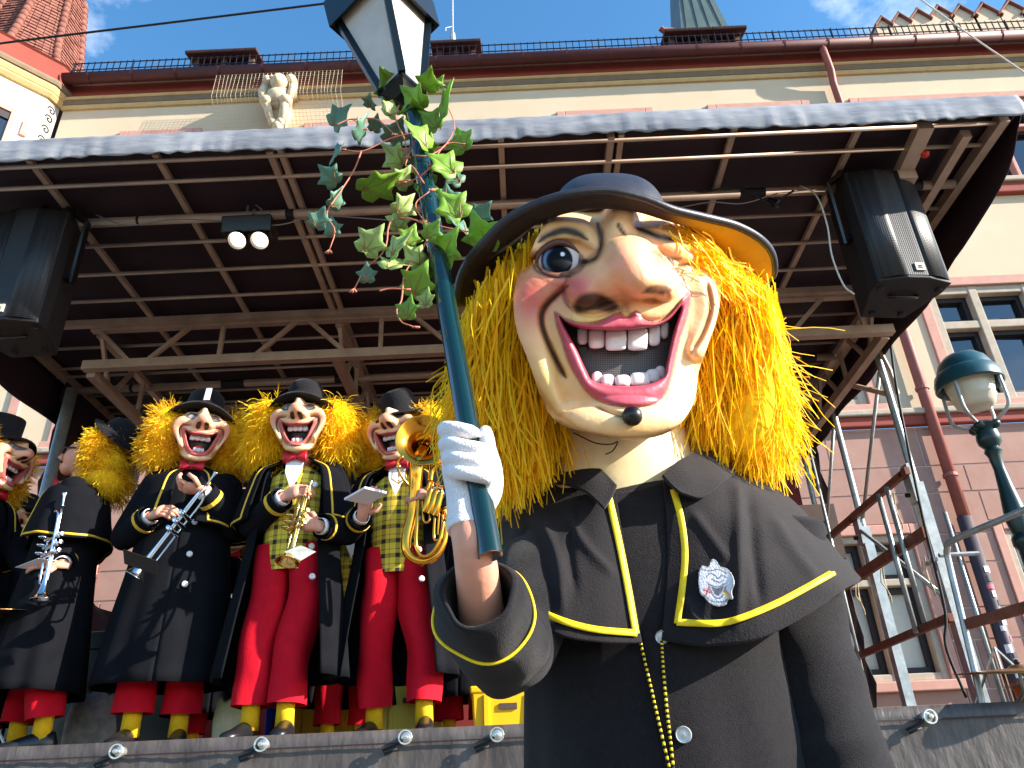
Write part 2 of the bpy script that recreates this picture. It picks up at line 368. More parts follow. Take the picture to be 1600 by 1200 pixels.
st.box((gx-.17, gy-.1, 12.3), (gx+.17, FY, 12.66)); st.ball((gx, gy-.1, 12.5), (.18, .1, .17), 12); st.ball((gx+.02, gy+.1, 11.93), (.09, .12, .11), 10); st.loft([np.array([(gx-.2, FY-.28, 12.4), (gx+.2, FY-.28, 12.4), (gx+.2, FY, 12.4), (gx-.2, FY, 12.4)]), np.array([(gx-.05, FY-.08, 11.82), (gx+.05, FY-.08, 11.82), (gx+.05, FY, 11.82), (gx-.05, FY, 11.82)])])
st.v = [v+np.array([0, 0, SZ]) for v in st.v]; st.build('corbel_figure', m_statue, hall, smooth=True)
nt = MB()
for i in range(33):
    x = -5.0+i*.07; nt.tube([(x, FY-.36, 12.66), (x+.02*math.sin(i), FY-.40, 12.1), (x+.05, FY-.05, 11.6)], .0028, 4, cap=False)
for j in range(20):
    t = j/19; zz = 12.66-t*1.06; yy = FY-.36-.04*min(1, t*2) if t < .5 else FY-.40+.35*(t-.5)*2
    nt.tube([(-5.0+.03*t, yy, zz), (-2.76+.05*t, yy, zz)], .0028, 4, cap=False)
nt.build('pigeon_net', m_net, hall)
# roof vents, zinc dormer, aerial, stepped gable
def vent(xa, xb, z0, z1, name='roof_vent'):
    y0, y1 = FY+.15, FY+1.2; b = MB()
    b.box((xa+.16, y0+.15, z0-.3), (xb-.16, y1, z1-.12)); b.box((xa+.1, y0+.08, z0-.3), (xa+.2, y0+.2, z1-.1), 1); b.box((xb-.2, y0+.08, z0-.3), (xb-.1, y0+.2, z1-.1), 1); b.box(((xa+xb)/2-.05, y0+.08, z0-.3), ((xa+xb)/2+.05, y0+.2, z1-.1), 1)
    v = b.build(name, [m_iron, m_brown], hall)
    n = max(4, int((xb-xa)/.2)); w = (xb-xa)/n
    for i in range(n):
        t = MB()
        for r in range(2): t.obox((xa+w*(i+.5), y0+.1+.32*r, z1-.05+.09*r), (w*.53, 0, 0), (0, .22, .075), (0, -.012, .035))
        t.build('roof_tile', m_darktile, v, bevel=.02)
vent(-5.9, -4.55, 13.6, 13.95); vent(-1.25, -.3, 13.6, 13.92); vent(3.2, 4.75, 13.6, 13.95)
zb = MB()
zr = lambda z, w, y: np.array([(3.55+.11*(z-13.8)-.0, FY+.25+y, z), (4.55-.12*(z-13.8), FY+.25+y, z), (4.55-.12*(z-13.8), FY+1.3, z), (3.55+.11*(z-13.8), FY+1.3, z)])
zb.loft([zr(13.9, 0, 0), zr(17.5, 0, .3)]); zd = zb.build('zinc_dormer', m_zinc, hall)
for i in range(4):
    t = (i+.5)/4; MB().bar((3.55+1.0*t, FY+.24, 13.75), (3.55+.41+(1-.87)*t+.0*t, FY+.53, 17.5), .03, .03).build('seam', m_zinc, zd)
MB().tube([(3.45, FY+.35, 14.2), (3.25, FY+.3, 14.15), (3.2, FY+.28, 14.2)], .06, 10).build('vent_pipe', m_pipe, zd)
ae = MB().tube([(-.85, FY+.3, 13.7), (-.85, FY+.3, 15.6)], .02, 6); ae.lathe([(.03, 0), (.06, .03), (.07, .2), (.05, .4), (.03, .42)], (-.85, FY+.3, 13.95), n=10); ae.tube([(-.85, FY+.3, 14.55), (-.98, FY+.25, 14.45), (-.98, FY+.25, 14.35)], .012, 5)
ae.build('aerial_mast', m_galv, hall)
for i, (px, py) in enumerate(((1376, 30), (1403, 24), (1432, 18), (1464, 13), (1498, 12), (1534, 9), (1575, 5), (1612, 3))):
    p = at(px, py, FY+.5); w = .16+.022*i; zt = p[2]; hgt = .22+.02*i
    b = MB(); f = [(p[0]-w, zt-hgt), (p[0]-w, 13.2), (p[0]+w, 13.2), (p[0]+w, zt-hgt), (p[0], zt-.02)]
    b.loft([np.array([(q[0], y, q[1]) for q in f]) for y in (FY+.5, FY+1.0)]); gb = b.build('gable_step', m_cream, hall)
    for s in (-1, 1):
        MB().obox((p[0]+s*w*.52, FY+.73, zt-hgt/2+.02), (w*.62, 0, -s*hgt*.62), (0, .29, 0), (.012*s, 0, .022)).build('roof_tile', m_tile, gb, bevel=.015)

# ------------------------------------------------------------------ oriel turret on the left corner
C0, C1, C2 = onz(93, 171, 12.38), onz(75, 154, 12.38), onz(-4, 115, 12.38)
tur = thing('oriel_turret', 'white plastered corner oriel with flared red tile spire at upper left', 'turret', (-9.2, 10.4, 0))
pts = [C0, C1, C1+(C2-C1)*1.15]; pts.append(pts[2]+np.array([-.75, -.1, 0])); pts.append(pts[3]+np.array([-.75, .6, 0]))
wb_ = MB()
poly = [p[:2] for p in pts]
wn_c0, wn_c1 = 10.4, 11.72
for i in range(4):
    a, b2 = poly[i], poly[i+1]
    wb_.add([(*a, 8.2), (*b2, 8.2), (*b2, 12.38), (*a, 12.38)], [(3, 2, 1, 0)], 1 if i == 0 else 0)
twall = wb_.build('wall', [m_white, m_scroll], tur)
d = unit(np.r_[(poly[2]-poly[1]), 0]); nrm = np.array([-d[1], d[0], 0]); nrm = nrm if nrm[1] < 0 else -nrm
pt = lambda s, z, o=0: np.r_[poly[1], 0]+d*s+np.array([0, 0, z])+nrm*o
L12 = np.linalg.norm(poly[2]-poly[1])
wf = MB()
for s0, s1, z0, z1 in ((L12*.38, L12*.38+.09, 10.2, 11.75), (L12*.38+.09, L12*1.3, 11.66, 11.75)):
    wf.obox((pt(s0, z0)+pt(s1, z1))/2+nrm*.04, d*(s1-s0)/2, nrm*.05, np.array([0, 0, (z1-z0)/2]))
tw = wf.build('window', m_pink, tur, bevel=.01)
MB().obox((pt(L12*.38+.09, 10.2)+pt(L12*1.3, 11.655))/2+nrm*.02, d*(L12*.92-.09)/2, nrm*.01, np.array([0, 0, .72])).build('pane', m_glass, tw)
MB().obox((pt(L12*.38+.09, 11.5)+pt(L12*1.3, 11.655))/2+nrm*.04, d*(L12*.92-.09)/2, nrm*.02, np.array([0, 0, .07])).build('sash', m_sash, tw)
MB().obox((pt(.12, 11.3)+pt(.24, 11.7))/2+nrm*.02, d*.05, nrm*.03, np.array([0, 0, .16])).build('quoin', m_pink, tur)
# incised scroll ornament on the plaster
for i in range(11):
    cx, cz = random.uniform(.1, L12), random.uniform(11.85, 12.3); r0 = random.uniform(.05, .12); n = 14
    MB().tube([pt(cx+r0*(1-k/n)*math.cos(k*.7), cz+r0*(1-k/n)*math.sin(k*.7), .003) for k in range(n)], .006, 4).build('scroll_ornament', m_white, tur)
d0 = np.r_[(poly[1]-poly[0]), 0]; n0 = unit(np.array([-d0[1], d0[0], 0])); n0 = n0 if n0[1] < 0 else -n0
for zc in (12.2, 12.0, 11.75, 11.5):
    MB().tube([np.r_[poly[0], 0]+d0*(.5+.32*math.cos(k*.6)*(1-k/16))+np.array([0, 0, zc+.09*math.sin(k*.6)*(1-k/16)])+n0*.004 for k in range(14)], .012, 4).build('scroll_ornament', m_iron, tur)
def ringm(zs_off, name, m):
    rings = []
    P = [np.r_[q, 0] for q in poly]
    for i, q in enumerate(P):
        dirs = []
        if i > 0: dirs.append(unit(P[i]-P[i-1]))
        if i < len(P)-1: dirs.append(unit(P[i+1]-P[i]))
        ns = [np.array([-v[1], v[0], 0]) for v in dirs]; ns = [v if (v[1] < 0 or v[0] > .3) else -v for v in ns]
        nn = unit(sum(ns)); nn = nn/max(.5, nn@ns[0])
        rings.append(np.array([q+nn*o+np.array([0, 0, z]) for o, z in zs_off]))
    return MB().loft(rings).build(name, m, tur)
ringm([(-.05, 12.38), (.05, 12.38), (.1, 12.44), (.1, 12.48), (-.05, 12.48)], 'cornice_moulding', m_gold)
ringm([(-.05, 12.482), (.11, 12.482), (.15, 12.55), (.15, 12.6), (-.05, 12.6)], 'cornice_moulding', m_gold)
ringm([(-.05, 12.602), (.18, 12.602), (.2, 12.66), (.2, 12.7), (-.05, 12.7)], 'cornice_moulding', m_taupe)
ringm([(-.05, 12.702), (.14, 12.702), (.22, 13.05), (.26, 13.08), (-.05, 13.08)], 'frieze', m_oxide)
V1, V2 = onz(97, 113, 13.12), onz(-8, 66, 13.12)
em = (V1+V2)/2; ed = unit(V2-V1); en = np.array([-ed[1], ed[0], 0]); en = en if en[1] < 0 else -en
Rr = np.linalg.norm(V2-V1)/(2*math.sin(math.pi/8)); TC = em-en*Rr*math.cos(math.pi/8)
a1 = math.atan2(V1[1]-TC[1], V1[0]-TC[0])
sgn = 1 if abs(math.atan2(V2[1]-TC[1], V2[0]-TC[0])-(a1-math.pi/4)) < .2 else -1
prof = cr1(np.array([(Rr, 13.12), (Rr*.82, 13.38), (Rr*.70, 13.85), (Rr*.60, 14.6), (Rr*.36, 16.8), (.03, 19.5)]), 120)
def sp(k, t):                         # a point on hip k at profile position t
    r, z = np.array([np.interp(t, np.linspace(0, 1, 120), prof[:, j]) for j in (0, 1)]); an = a1-sgn*k*math.pi/4
    return np.array([TC[0]+r*math.cos(an), TC[1]+r*math.sin(an), z])
MB().loft([np.array([sp(k, t)*[1, 1, 1] for k in range(8)]) for t in np.linspace(0, 1, 24)]).build('spire', m_darktile, tur)
til = MB()
arc = np.r_[0, np.cumsum(np.linalg.norm(np.diff(prof, axis=0), axis=1))]; ts = np.interp(np.arange(0, 3.6, .095), arc, np.linspace(0, 1, 120))
for k in (-1, 0, 1, 2):
    for i in range(len(ts)-1):
        pa, pb = sp(k, ts[i]), sp(k+1, ts[i]); qa, qb = sp(k, ts[i+1]), sp(k+1, ts[i+1])
        n = max(2, int(np.linalg.norm(pb-pa)/.115)); out = unit(np.cross(pb-pa, qa-pa)); out = out if out@(pa-np.r_[TC[:2], pa[2]]) > 0 else -out
        for j in range(n):
            u0, u1 = (j+.04)/n, (j+.96)/n; jit = random.uniform(.018, .034)
            a, b2, c, e = pa+(pb-pa)*u0, pa+(pb-pa)*u1, qa+(qb-qa)*u1, qa+(qb-qa)*u0
            til.add([a+out*jit, b2+out*jit, c+out*.006, e+out*.006, a, b2], [(0, 1, 2, 3), (4, 5, 1, 0), (0, 3, 4), (1, 5, 2)])
til.build('roof_tiles', m_tile, tur, kind='stuff')
for k in (0, 1, 2, -1):
    tt = np.interp(np.arange(0, 3.4, .17), arc, np.linspace(0, 1, 120))
    for i in range(len(tt)-1):
        p, q = sp(k, tt[i]), sp(k, tt[i+1]); MB().tube([p, q+(q-p)*.12], [.085, .065], 8).build('ridge_tile', m_tile, tur, smooth=True)

# ------------------------------------------------------------------ the mobile stage
FZ = 1.335; SY = 4.1
stage = thing('mobile_stage', 'mobile stage trailer with black skirt, metal truss roof and dark tarpaulin', 'stage', (0, 6, 0))
MB().box((-4.6, SY+.02, FZ-.14), (2.7, 8.5, FZ)).box((2.7, 5.0, FZ-.14), (3.5, 8.5, FZ-.001)).build('deck', m_deck, stage)
nx, nz_ = 260, 24
G = np.zeros((nz_, nx, 3))
for j in range(nz_):
    for i in range(nx):
        x = -4.6+8.9*i/(nx-1); t = j/(nz_-1); G[j, i] = (x, SY, FZ+.012-1.15*t)
fold = np.sin(G[..., 0]*31+2*np.sin(G[..., 0]*5.3))*.4+np.sin(G[..., 0]*13+G[..., 2]*6)+.6*np.sin(G[..., 0]*67+G[..., 2]*9)
tcol = np.linspace(0, 1, nz_)[:, None]
G[..., 1] -= .006+.007*fold*np.clip(tcol*7, 0, 1)*(.6+.4*np.sin(G[..., 0]*2.1))+.03*tcol
skirt = MB().grid(G).build('skirt', m_skirt, stage, smooth=True, thick=.004)
MB().box((-4.6, SY-.03, FZ-.052), (4.3, SY-.022, FZ-.046)).build('seam', m_tarp, skirt)
for px, py in ((188, 1175), (412, 1164), (635, 1153), (777, 1149), (1447, 1121), (-60, 1190)):
    p = at(px, py, SY-.03); r = .018
    b = MB().lathe([(.001, .06), (r*.6, .058), (r*.6, .03), (r, .028), (r, .012), (r*1.35, .01), (r*1.35, -.02)], p, (0, -1, 0), 14)
    b.tube([p+np.array([.03*math.cos(t), -.045, .03*math.sin(t)]) for t in np.linspace(0, 2*math.pi, 15)[:-1]], .005, 6, closed=True)
    bo = b.build('bolt', m_bolt, stage, smooth='auto')
    MB().tube([p+np.array([0, -.02, 0]), p+np.array([-.05, -.012, -.03]), p+np.array([-.11, -.008, -.05]), p+np.array([-.10, -.008, -.065]), p+np.array([-.04, -.012, -.045])], .006, 6).build('bungee_loop', m_rubber, bo, smooth=True)
RZ = 4.78; RF = 3.70; RB = 8.45; RL, RRt = -4.3, 3.28
G = np.array([[(x, y, RZ+.055+.012*math.sin(x*3.1+y*2)) for x in np.linspace(RL-.05, RRt+.06, 40)] for y in np.linspace(RF-.05, RB, 24)])
MB().grid(G).build('roof_tarpaulin', m_tarp, stage, smooth=True, thick=.01)
xs = np.linspace(RL-.3, RRt+.04, 300); G = np.zeros((12, 300, 3))
for j in range(12):
    t = j/11; G[j, :, 0] = xs; G[j, :, 1] = RF-.05-.012*math.sin(t*3.0)-.02*t-.003*np.sin(xs*41)*t; G[j, :, 2] = RZ+.11-.20*t+.012*np.sin(xs*2.1)*t
w = wob(G*[1, 1, 2.5], .0035, 30, 3)+.003*np.sin(G[..., 0]*55+3*np.sin(G[..., 0]*7))*np.linspace(0, 1, 12)[:, None]
G[..., 1] += w
G[-1, :, 2] += .008*np.sin(xs*37+np.sin(xs*9)*2)
MB().grid(G).build('front_fascia', m_fascia, stage, smooth=True, thick=.006)
for yy in (3.74, 3.93, 4.56, 4.90, 5.25, 5.95, 6.3, 6.45, 6.85, 7.1, 7.25, 7.6, 7.95, 8.3):
    MB().tube([(RL, yy, RZ-.03), (RRt-.05, yy, RZ-.03)], .0145, 8).build('purlin', m_alu, stage, smooth=True)
for yy, zz, r in ((4.27, RZ-.06, .033), (6.62, RZ-.09, .036)):
    pp = MB().tube([(RL, yy, zz), (RRt-.12, yy, zz)], r, 12).build('lighting_pipe', m_alu, stage, smooth=True)
    for i in range(7): MB().tube([(RL+.6+i*1.1+random.uniform(-.2, .2), yy, zz), (RL+.63+i*1.1, yy, zz)], r+.004, 12).build('cable_tie', m_rubber, pp)
for x in (-3.03, -2.22, 0.0, 1.5, 2.32):
    MB().bar((x, RF, RZ), (x, RB, RZ), .038, .034).build('rafter', m_alu, stage)
for x in (-1.455, .735): MB().bar((x-.028, RF, RZ-.01), (x-.028, RB, RZ-.01), .042, .06).bar((x+.038, RF, RZ-.005), (x+.038, RB, RZ-.005), .036, .045).build('rafter', m_alu, stage)
MB().bar((RRt-.06, RF, RZ-.02), (RRt-.06, RB, RZ-.02), .06, .08).build('rafter', m_alu, stage)
MB().bar((RL+.06, RF, RZ-.02), (RL+.06, RB, RZ-.02), .06, .08).build('rafter', m_alu, stage)
ar = MB().bar((2.72, 3.72, RZ-.04), (2.72, 4.35, RZ-.12), .1, .07).box((2.66, 4.05, RZ-.18), (2.78, 4.4, RZ-.1)).bar((3.02, 3.8, RZ-.05), (3.05, 5.5, RZ-.1), .06, .06).build('folding_arm', m_alu, stage)
MB().ball((2.79, 3.92, RZ-.1), (.03, .03, .025), 8).build('red_cap', mat('red_plastic', (214, 50, 40), .5), ar)
def truss(p, q, ztop, zbot, n, name='truss'):
    p, q = np.array(p, float), np.array(q, float); b = MB()
    P, Q = np.r_[p, ztop], np.r_[q, ztop]; b.bar(P, Q, .06, .055); p2, q2 = np.r_[p, zbot], np.r_[q, zbot]; b.bar(p2, q2, .07, .08)
    t = b.build(name, m_alu, stage)
    for i in range(n):
        u0, u1 = (i+.1)/n, (i+.9)/n
        a, c = P+(Q-P)*u0, p2+(q2-p2)*u1
        if i % 2: a, c = p2+(q2-p2)*u0, P+(Q-P)*u1
        if i % 3 == 2: a, c = P+(Q-P)*(i+.5)/n, p2+(q2-p2)*(i+.5)/n
        MB().bar(a, c, .03, .035).build('truss_web', m_alu, t)
    return t
truss((-3.55, 5.62), (3.18, 5.62), 4.72, 4.36, 15)
MB().bar((-4.2, 5.56, 4.74), (3.2, 5.56, 4.74), .05, .06).build('purlin', m_alu, stage)
truss((-3.5, 5.66), (-3.5, 8.4), 4.70, 4.32, 8); truss((3.12, 5.66), (3.12, 8.4), 4.70, 4.34, 8); truss((-1.455, 5.66), (-1.42, 8.35), 4.70, 4.36, 9)
truss((-3.4, 7.15), (3.1, 7.15), 4.70, 4.55, 15)
# posts on the right, with guard rails between them
RX_ = 3.3
for yy, r in ((6.2, .05), (7.37, .05), (8.42, .045)):
    b = MB().tube([(RX_, yy, 3.1), (RX_, yy, 4.5)], r*.62, 12).box((RX_-.042, yy-.045, FZ-1.2), (RX_+.042, yy+.045, 3.22)).box((RX_-.065, yy-.06, 3.05), (RX_-.04, yy+.06, 3.38))
    po = b.build('post', m_galv, stage, smooth='auto', bevel=.008)
    for zz in (3.12, 3.3): MB().tube([(RX_-.11, yy, zz), (RX_-.08, yy, zz)], .02, 8).build('bolt', m_iron, po)
for zz, m, hh in ((3.3, m_rust, .06), (2.78, m_rust, .09), (2.12, m_rust, .06)):
    MB().bar((RX_-.09, 6.1, zz), (RX_-.09, 8.5, zz+.03), .04, hh).build('guard_rail', m, stage)
for yy, zt, zb2 in ((6.42, 3.28, 2.15), (6.6, 3.28, 2.1), (8.3, 3.3, 1.4)): MB().tube([(RX_-.14, yy, zt), (RX_-.14, yy, zb2)], .022, 8).build('guard_tube', m_galv, stage, smooth=True)
MB().tube([(RX_, 6.15, 4.5), (RX_-.01, 6.05, 4.2), (RX_+.02, 6.1, 4.0)], .02, 8).tube([(RX_, 6.2, 4.05), (RX_-.16, 6.6, 4.38)], .025, 8).build('brace', m_alu, stage)
for yy, zz in ((6.35, 3.2), (6.9, 2.72), (7.5, 2.74), (6.15, 2.6)):
    c = np.array([RX_-.13, yy, zz]); MB().tube([c, c+[.0, .03, -.1], c+[-.03, -.03, -.2], c+[0, .0, -.26], c+[.02, .05, -.3]], .006, 5).tube([c+[0, .05, 0], c+[-.02, .06, -.12], c+[.01, .08, -.16]], .006, 5).build('tie_string', mat('string', (206, 186, 150), .8), stage)
MB().bar((RX_-.1, 6.05, 2.55), (RX_-.1, 6.2, 2.55), .03, .03).tube([(RX_-.12, 5.95, 2.55), (RX_+.18, 5.95, 2.55)], .018, 8).build('toggle', m_galv, stage)
for p, q in (((RX_, 8.38, 3.35), (RX_, 7.42, 4.35)), ((RX_, 7.33, 3.3), (RX_, 6.25, 4.3)), ((RX_-.12, 7.9, 1.3), (RX_-.12, 7.9, 4.4)), ((RX_-.2, 8.6, 1.3), (RX_-.2, 8.6, 4.4)), ((RX_+.05, 6.0, 1.3), (RX_+.05, 6.0, 2.9)), ((RX_-.05, 6.2, 2.3), (RX_-.05, 7.35, 3.2))):
    MB().tube([p, q], .017, 8).build('scaffold_tube', m_galv, stage, smooth=True)
# left posts
for yy in (6.25, 8.4): MB().tube([(-4.0, yy, FZ-1.2), (-4.0, yy, 4.5)], .05, 12).build('post', m_galv, stage, smooth=True)
MB().bar((-4.0, 6.25, 3.9), (-3.5, 7.1, 4.35), .04, .04).bar((-4.0, 6.25, 3.6), (-3.6, 8.3, 4.3), .035, .035).build('brace', m_alu, stage)
# side valances of black tarpaulin
def valance(x, drop, name):
    n = 40; G = np.zeros((10, n, 3)); yy = np.linspace(RF-.04, RB, n)
    dr = np.interp(yy, [RF, 3.95, 4.6, 6, RB], [.06, .22, drop, drop*1.1, drop*1.15])
    for j in range(10):
        t = j/9; G[j, :, 0] = x+.03*np.sin(yy*5)*t; G[j, :, 1] = yy; G[j, :, 2] = RZ+.06-dr*t
    return MB().grid(G).build(name, m_tarp, stage, smooth=True, thick=.006)
valance(RRt+.06, .40, 'side_valance'); vl = valance(RL-.05, .45, 'side_valance')
G = np.array([[(-4.2+.03*math.sin(z*9), 6.45+.9*t*(1-.2*s), 4.7-1.5*s) for t in np.linspace(0, 1, 6)] for s, z in [(q, q*4) for q in np.linspace(0, 1, 10)]])
MB().grid(G).build('side_curtain', m_tarp, stage, smooth=True, thick=.006)
G = np.array([[(3.42+.03*math.sin(z*9+t*6), 8.3+.28*t, 4.6-2.9*s) for t in np.linspace(0, 1, 8)] for s, z in [(q, q*4) for q in np.linspace(0, 1, 14)]])
MB().grid(G).build('side_curtain', m_tarp, stage, smooth=True, thick=.006)
for p in (at(1500, 330, 4.9), at(1360, 480, 6.3)):
    MB().tube([p, p+np.array([.03, 0, -.09]), p+np.array([.06, 0, -.17]), p+np.array([.035, 0, -.18]), p+np.array([.0, 0, -.1])], .006, 5).build('bungee_loop', m_rubber, stage)
G = np.array([[(-4.12+.05*math.sin(z*9+t*16), 6.35+2.1*t, FZ+1.55-1.55*s) for t in np.linspace(0, 1, 40)] for s, z in [(q, q*2) for q in np.linspace(0, 1, 8)]])
MB().grid(G).build('side_curtain', m_tarp, stage, smooth=True, thick=.006)
MB().box((-4.2, 8.5, FZ), (3.2, 8.53, 4.35)).build('back_panel', m_redwall, stage)
MB().box((-4.2, 8.46, 4.36), (3.2, 8.5, 4.86)).build('back_header', m_tarp, stage)
for zz in (4.42, 4.55, 4.68): MB().bar((-4.1, 8.42, zz), (3.15, 8.42, zz), .03, .035).build('back_slat', m_alu, stage)
MB().box((3.0, 8.2, 3.15), (3.42, 8.28, 3.75)).build('side_board', m_brown, stage)
# ------------------------------------------------------------------ carnival masks: a relief over an outline
def seg_dist(X, Y, pts):
    best = np.full(X.shape, 1e9); par = np.zeros(X.shape); n = len(pts)-1
    for i in range(n):
        (x0, y0), (x1, y1) = pts[i], pts[i+1]; dx, dy = x1-x0, y1-y0; t = np.clip(((X-x0)*dx+(Y-y0)*dy)/(dx*dx+dy*dy+1e-9), 0, 1)
        d = np.hypot(X-x0-t*dx, Y-y0-t*dy); m = d < best; best = np.where(m, d, best); par = np.where(m, (i+t)/n, par)
    return best, par
def inside(X, Y, pts):
    r = np.zeros(X.shape, bool); n = len(pts)
    for i in range(n):
        (x0, y0), (x1, y1) = pts[i], pts[(i+1) % n]
        c = ((y0 > Y) != (y1 > Y)) & (X < (x1-x0)*(Y-y0)/((y1-y0) if abs(y1-y0) > 1e-9 else 1e-9)+x0); r ^= c
    return r
def sdist(X, Y, pts):
    d, _ = seg_dist(X, Y, list(pts)+[pts[0]]); return np.where(inside(X, Y, pts), d, -d)
def cpoly(pts, n): return cr1(np.array(list(pts)+[pts[0]], float), n)[:-1]
def sstep(a, b, x): t = np.clip((x-a)/(b-a), 0, 1); return t*t*(3-2*t)
def relief(D, nth, nr):
    """D: drawing of one mask in its own units (x right, y down). Returns X, Y, Z, C grids in polar order."""
    out = cpoly(D['outline'], nth); cx, cy = D['centre']
    rr = np.linspace(0.002, 1, nr)[:, None]
    X = cx+(out[:, 0][None]-cx)*rr; Y = cy+(out[:, 1][None]-cy)*rr
    d, _ = seg_dist(X, Y, np.vstack([out, out[:1]])); R = D['round']; dd = np.minimum(d, R)/R
    Z = D['depth']*np.sqrt(np.clip(1-(1-dd)**2, 0, 1))+D.get('tiltx', 0)*(X-cx)
    k = D.get('k', 6.)
    for p in D['forms']:
        if p[0] == 'ell':
            _, ex, ey, rx, ry, ang, zc, rz = p; a = math.radians(ang); u = (X-ex)*math.cos(a)+(Y-ey)*math.sin(a); v = -(X-ex)*math.sin(a)+(Y-ey)*math.cos(a)
            q = (u/rx)**2+(v/ry)**2; E = np.where(q < 1, zc+rz*np.sqrt(np.clip(1-q, 0, 1)), zc-rz*(q-1)*1.5)
        else:
            _, pts, r0, zc, rz = p; dist, par = seg_dist(X, Y, cr1(np.array(pts, float), 20)); rad = np.interp(par, np.linspace(0, 1, len(r0)), r0) if np.ndim(r0) else r0
            zz = np.interp(par, np.linspace(0, 1, len(zc)), zc) if np.ndim(zc) else zc
            q = (dist/rad)**2; E = np.where(q < 1, zz+rz*np.sqrt(np.clip(1-q, 0, 1)), zz-rz*(q-1)*1.5)
        m = np.maximum(Z, E); Z = m+k*np.log(np.exp(np.clip((Z-m)/k, -40, 0))+np.exp(np.clip((E-m)/k, -40, 0)))-0*k
    for pts, w, dep in D['creases']:
        dist, par = seg_dist(X, Y, cr1(np.array(pts, float), 20)); Z = Z-dep*np.exp(-(dist/w)**2)*np.clip(np.minimum(par, 1-par)*8+.15, 0, 1)
    C = np.broadcast_to(lin(D['base']), X.shape+(3,)).copy()
    def mixc(w, col): 
        nonlocal C
        C = C*(1-w[..., None])+lin(col)*w[..., None]
    for p in D['paint']:
        if p[0] == 'blob':
            _, ex, ey, rx, ry, col, s = p; mixc(s*np.exp(-((X-ex)/rx)**2-((Y-ey)/ry)**2), col)
        elif p[0] == 'line':
            _, pts, w, col, s = p; dist, par = seg_dist(X, Y, cr1(np.array(pts, float), 20)); tw = w*np.clip(np.minimum(par, 1-par)*5+.35, 0, 1); mixc(s*np.exp(-(dist/tw)**2), col)
        elif p[0] == 'poly':
            _, pts, soft, col, s = p; mixc(s*sstep(-soft, soft, sdist(X, Y, cpoly(pts, 80))), col)
    so = sdist(X, Y, cpoly(D['lip'], 160)); si = sdist(X, Y, cpoly(D['mouth'], 160))
    lipw = sstep(-1.2*D['u'], 1.2*D['u'], so)
    mixc(lipw, D['lipcol']); mixc(lipw*sstep(-9*D['u'], 0, si)*.45, D['lipin'])
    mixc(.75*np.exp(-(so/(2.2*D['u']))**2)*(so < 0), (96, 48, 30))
    lz = np.clip(so, 0, None)*np.clip(-si, 0, None); tw = np.clip(so, 0, None)+np.clip(-si, 0, None)+1e-6
    Z = Z+np.where((so > 0) & (si < 0), D['liph']*np.sqrt(np.clip(4*lz/tw**2, 0, 1)), 0)
    hole = sstep(-.5*D['u'], 2.6*D['u'], si); Z = Z-D['hole']*hole
    mixc(sstep(.2*D['u'], 2*D['u'], si), (26, 18, 20))
    return X, Y, Z, C
def mask_mesh(D, nth, nr, frame, back):
    """frame: (X, Y, Z arrays) -> world points"""
    X, Y, Z, C = relief(D, nth, nr)
    P = frame(X, Y, Z); cx, cy = D['centre']
    # roll the rim back so the mask is a hollow shell, not a sheet
    rims = [P[r] for r in range(nr)]; cols = [C[r] for r in range(nr)]
    for s, sh in ((.25, .99), (.6, .95), (1., .86)):
        rims.append(frame(cx+(X[-1]-cx)*sh, cy+(Y[-1]-cy)*sh, Z[-1]-back*s)); cols.append(C[-1]*.9)
    b = MB(); b.loft(rims, cap=False, c=np.concatenate(cols)); return b, (X, Y, Z)
m_mask = mat('painted_papier_mache', (255, 255, 255), .42, attr='Col', var=.06, vscale=30, bump=.12, bscale=70, spec=.35, coat=.12)
m_tooth = mat('tooth_enamel', (228, 218, 216), .5, var=.1, vscale=60, spec=.4, bump=.1)
def m_screen_():
    m = bpy.data.materials.new('mouth_gauze'); m.use_nodes = True; N, L = m.node_tree.nodes, m.node_tree.links; b = N['Principled BSDF']; b.inputs['Roughness'].default_value = .6
    t = N.new('ShaderNodeTexCoord'); br = N.new('ShaderNodeTexBrick'); br.offset = 0; br.inputs['Scale'].default_value = 1; br.inputs['Brick Width'].default_value = .0042; br.inputs['Row Height'].default_value = .0042; br.inputs['Mortar Size'].default_value = .0009
    br.inputs['Color1'].default_value = (.006, .006, .007, 1); br.inputs['Color2'].default_value = (.012, .011, .012, 1); br.inputs['Mortar'].default_value = (.11, .10, .10, 1)
    L.new(t.outputs['UV'], br.inputs['Vector']); L.new(br.outputs['Color'], b.inputs['Base Color']); return m
m_screen = m_screen_()
m_black = mat('black_gloss_paint', (18, 14, 16), .3, spec=.5)
m_eye = mat('eye_paint', (255, 255, 255), .5, attr='Col', coat=.0, spec=.12)
m_straw = mat('yellow_raffia', (255, 255, 255), .55, attr='Col', trans=.45, spec=.35)
m_felt = mat('black_felt', (20, 18, 22), .85, var=.25, vscale=12, bump=.25, bscale=60, spec=.2, sheen=.06)

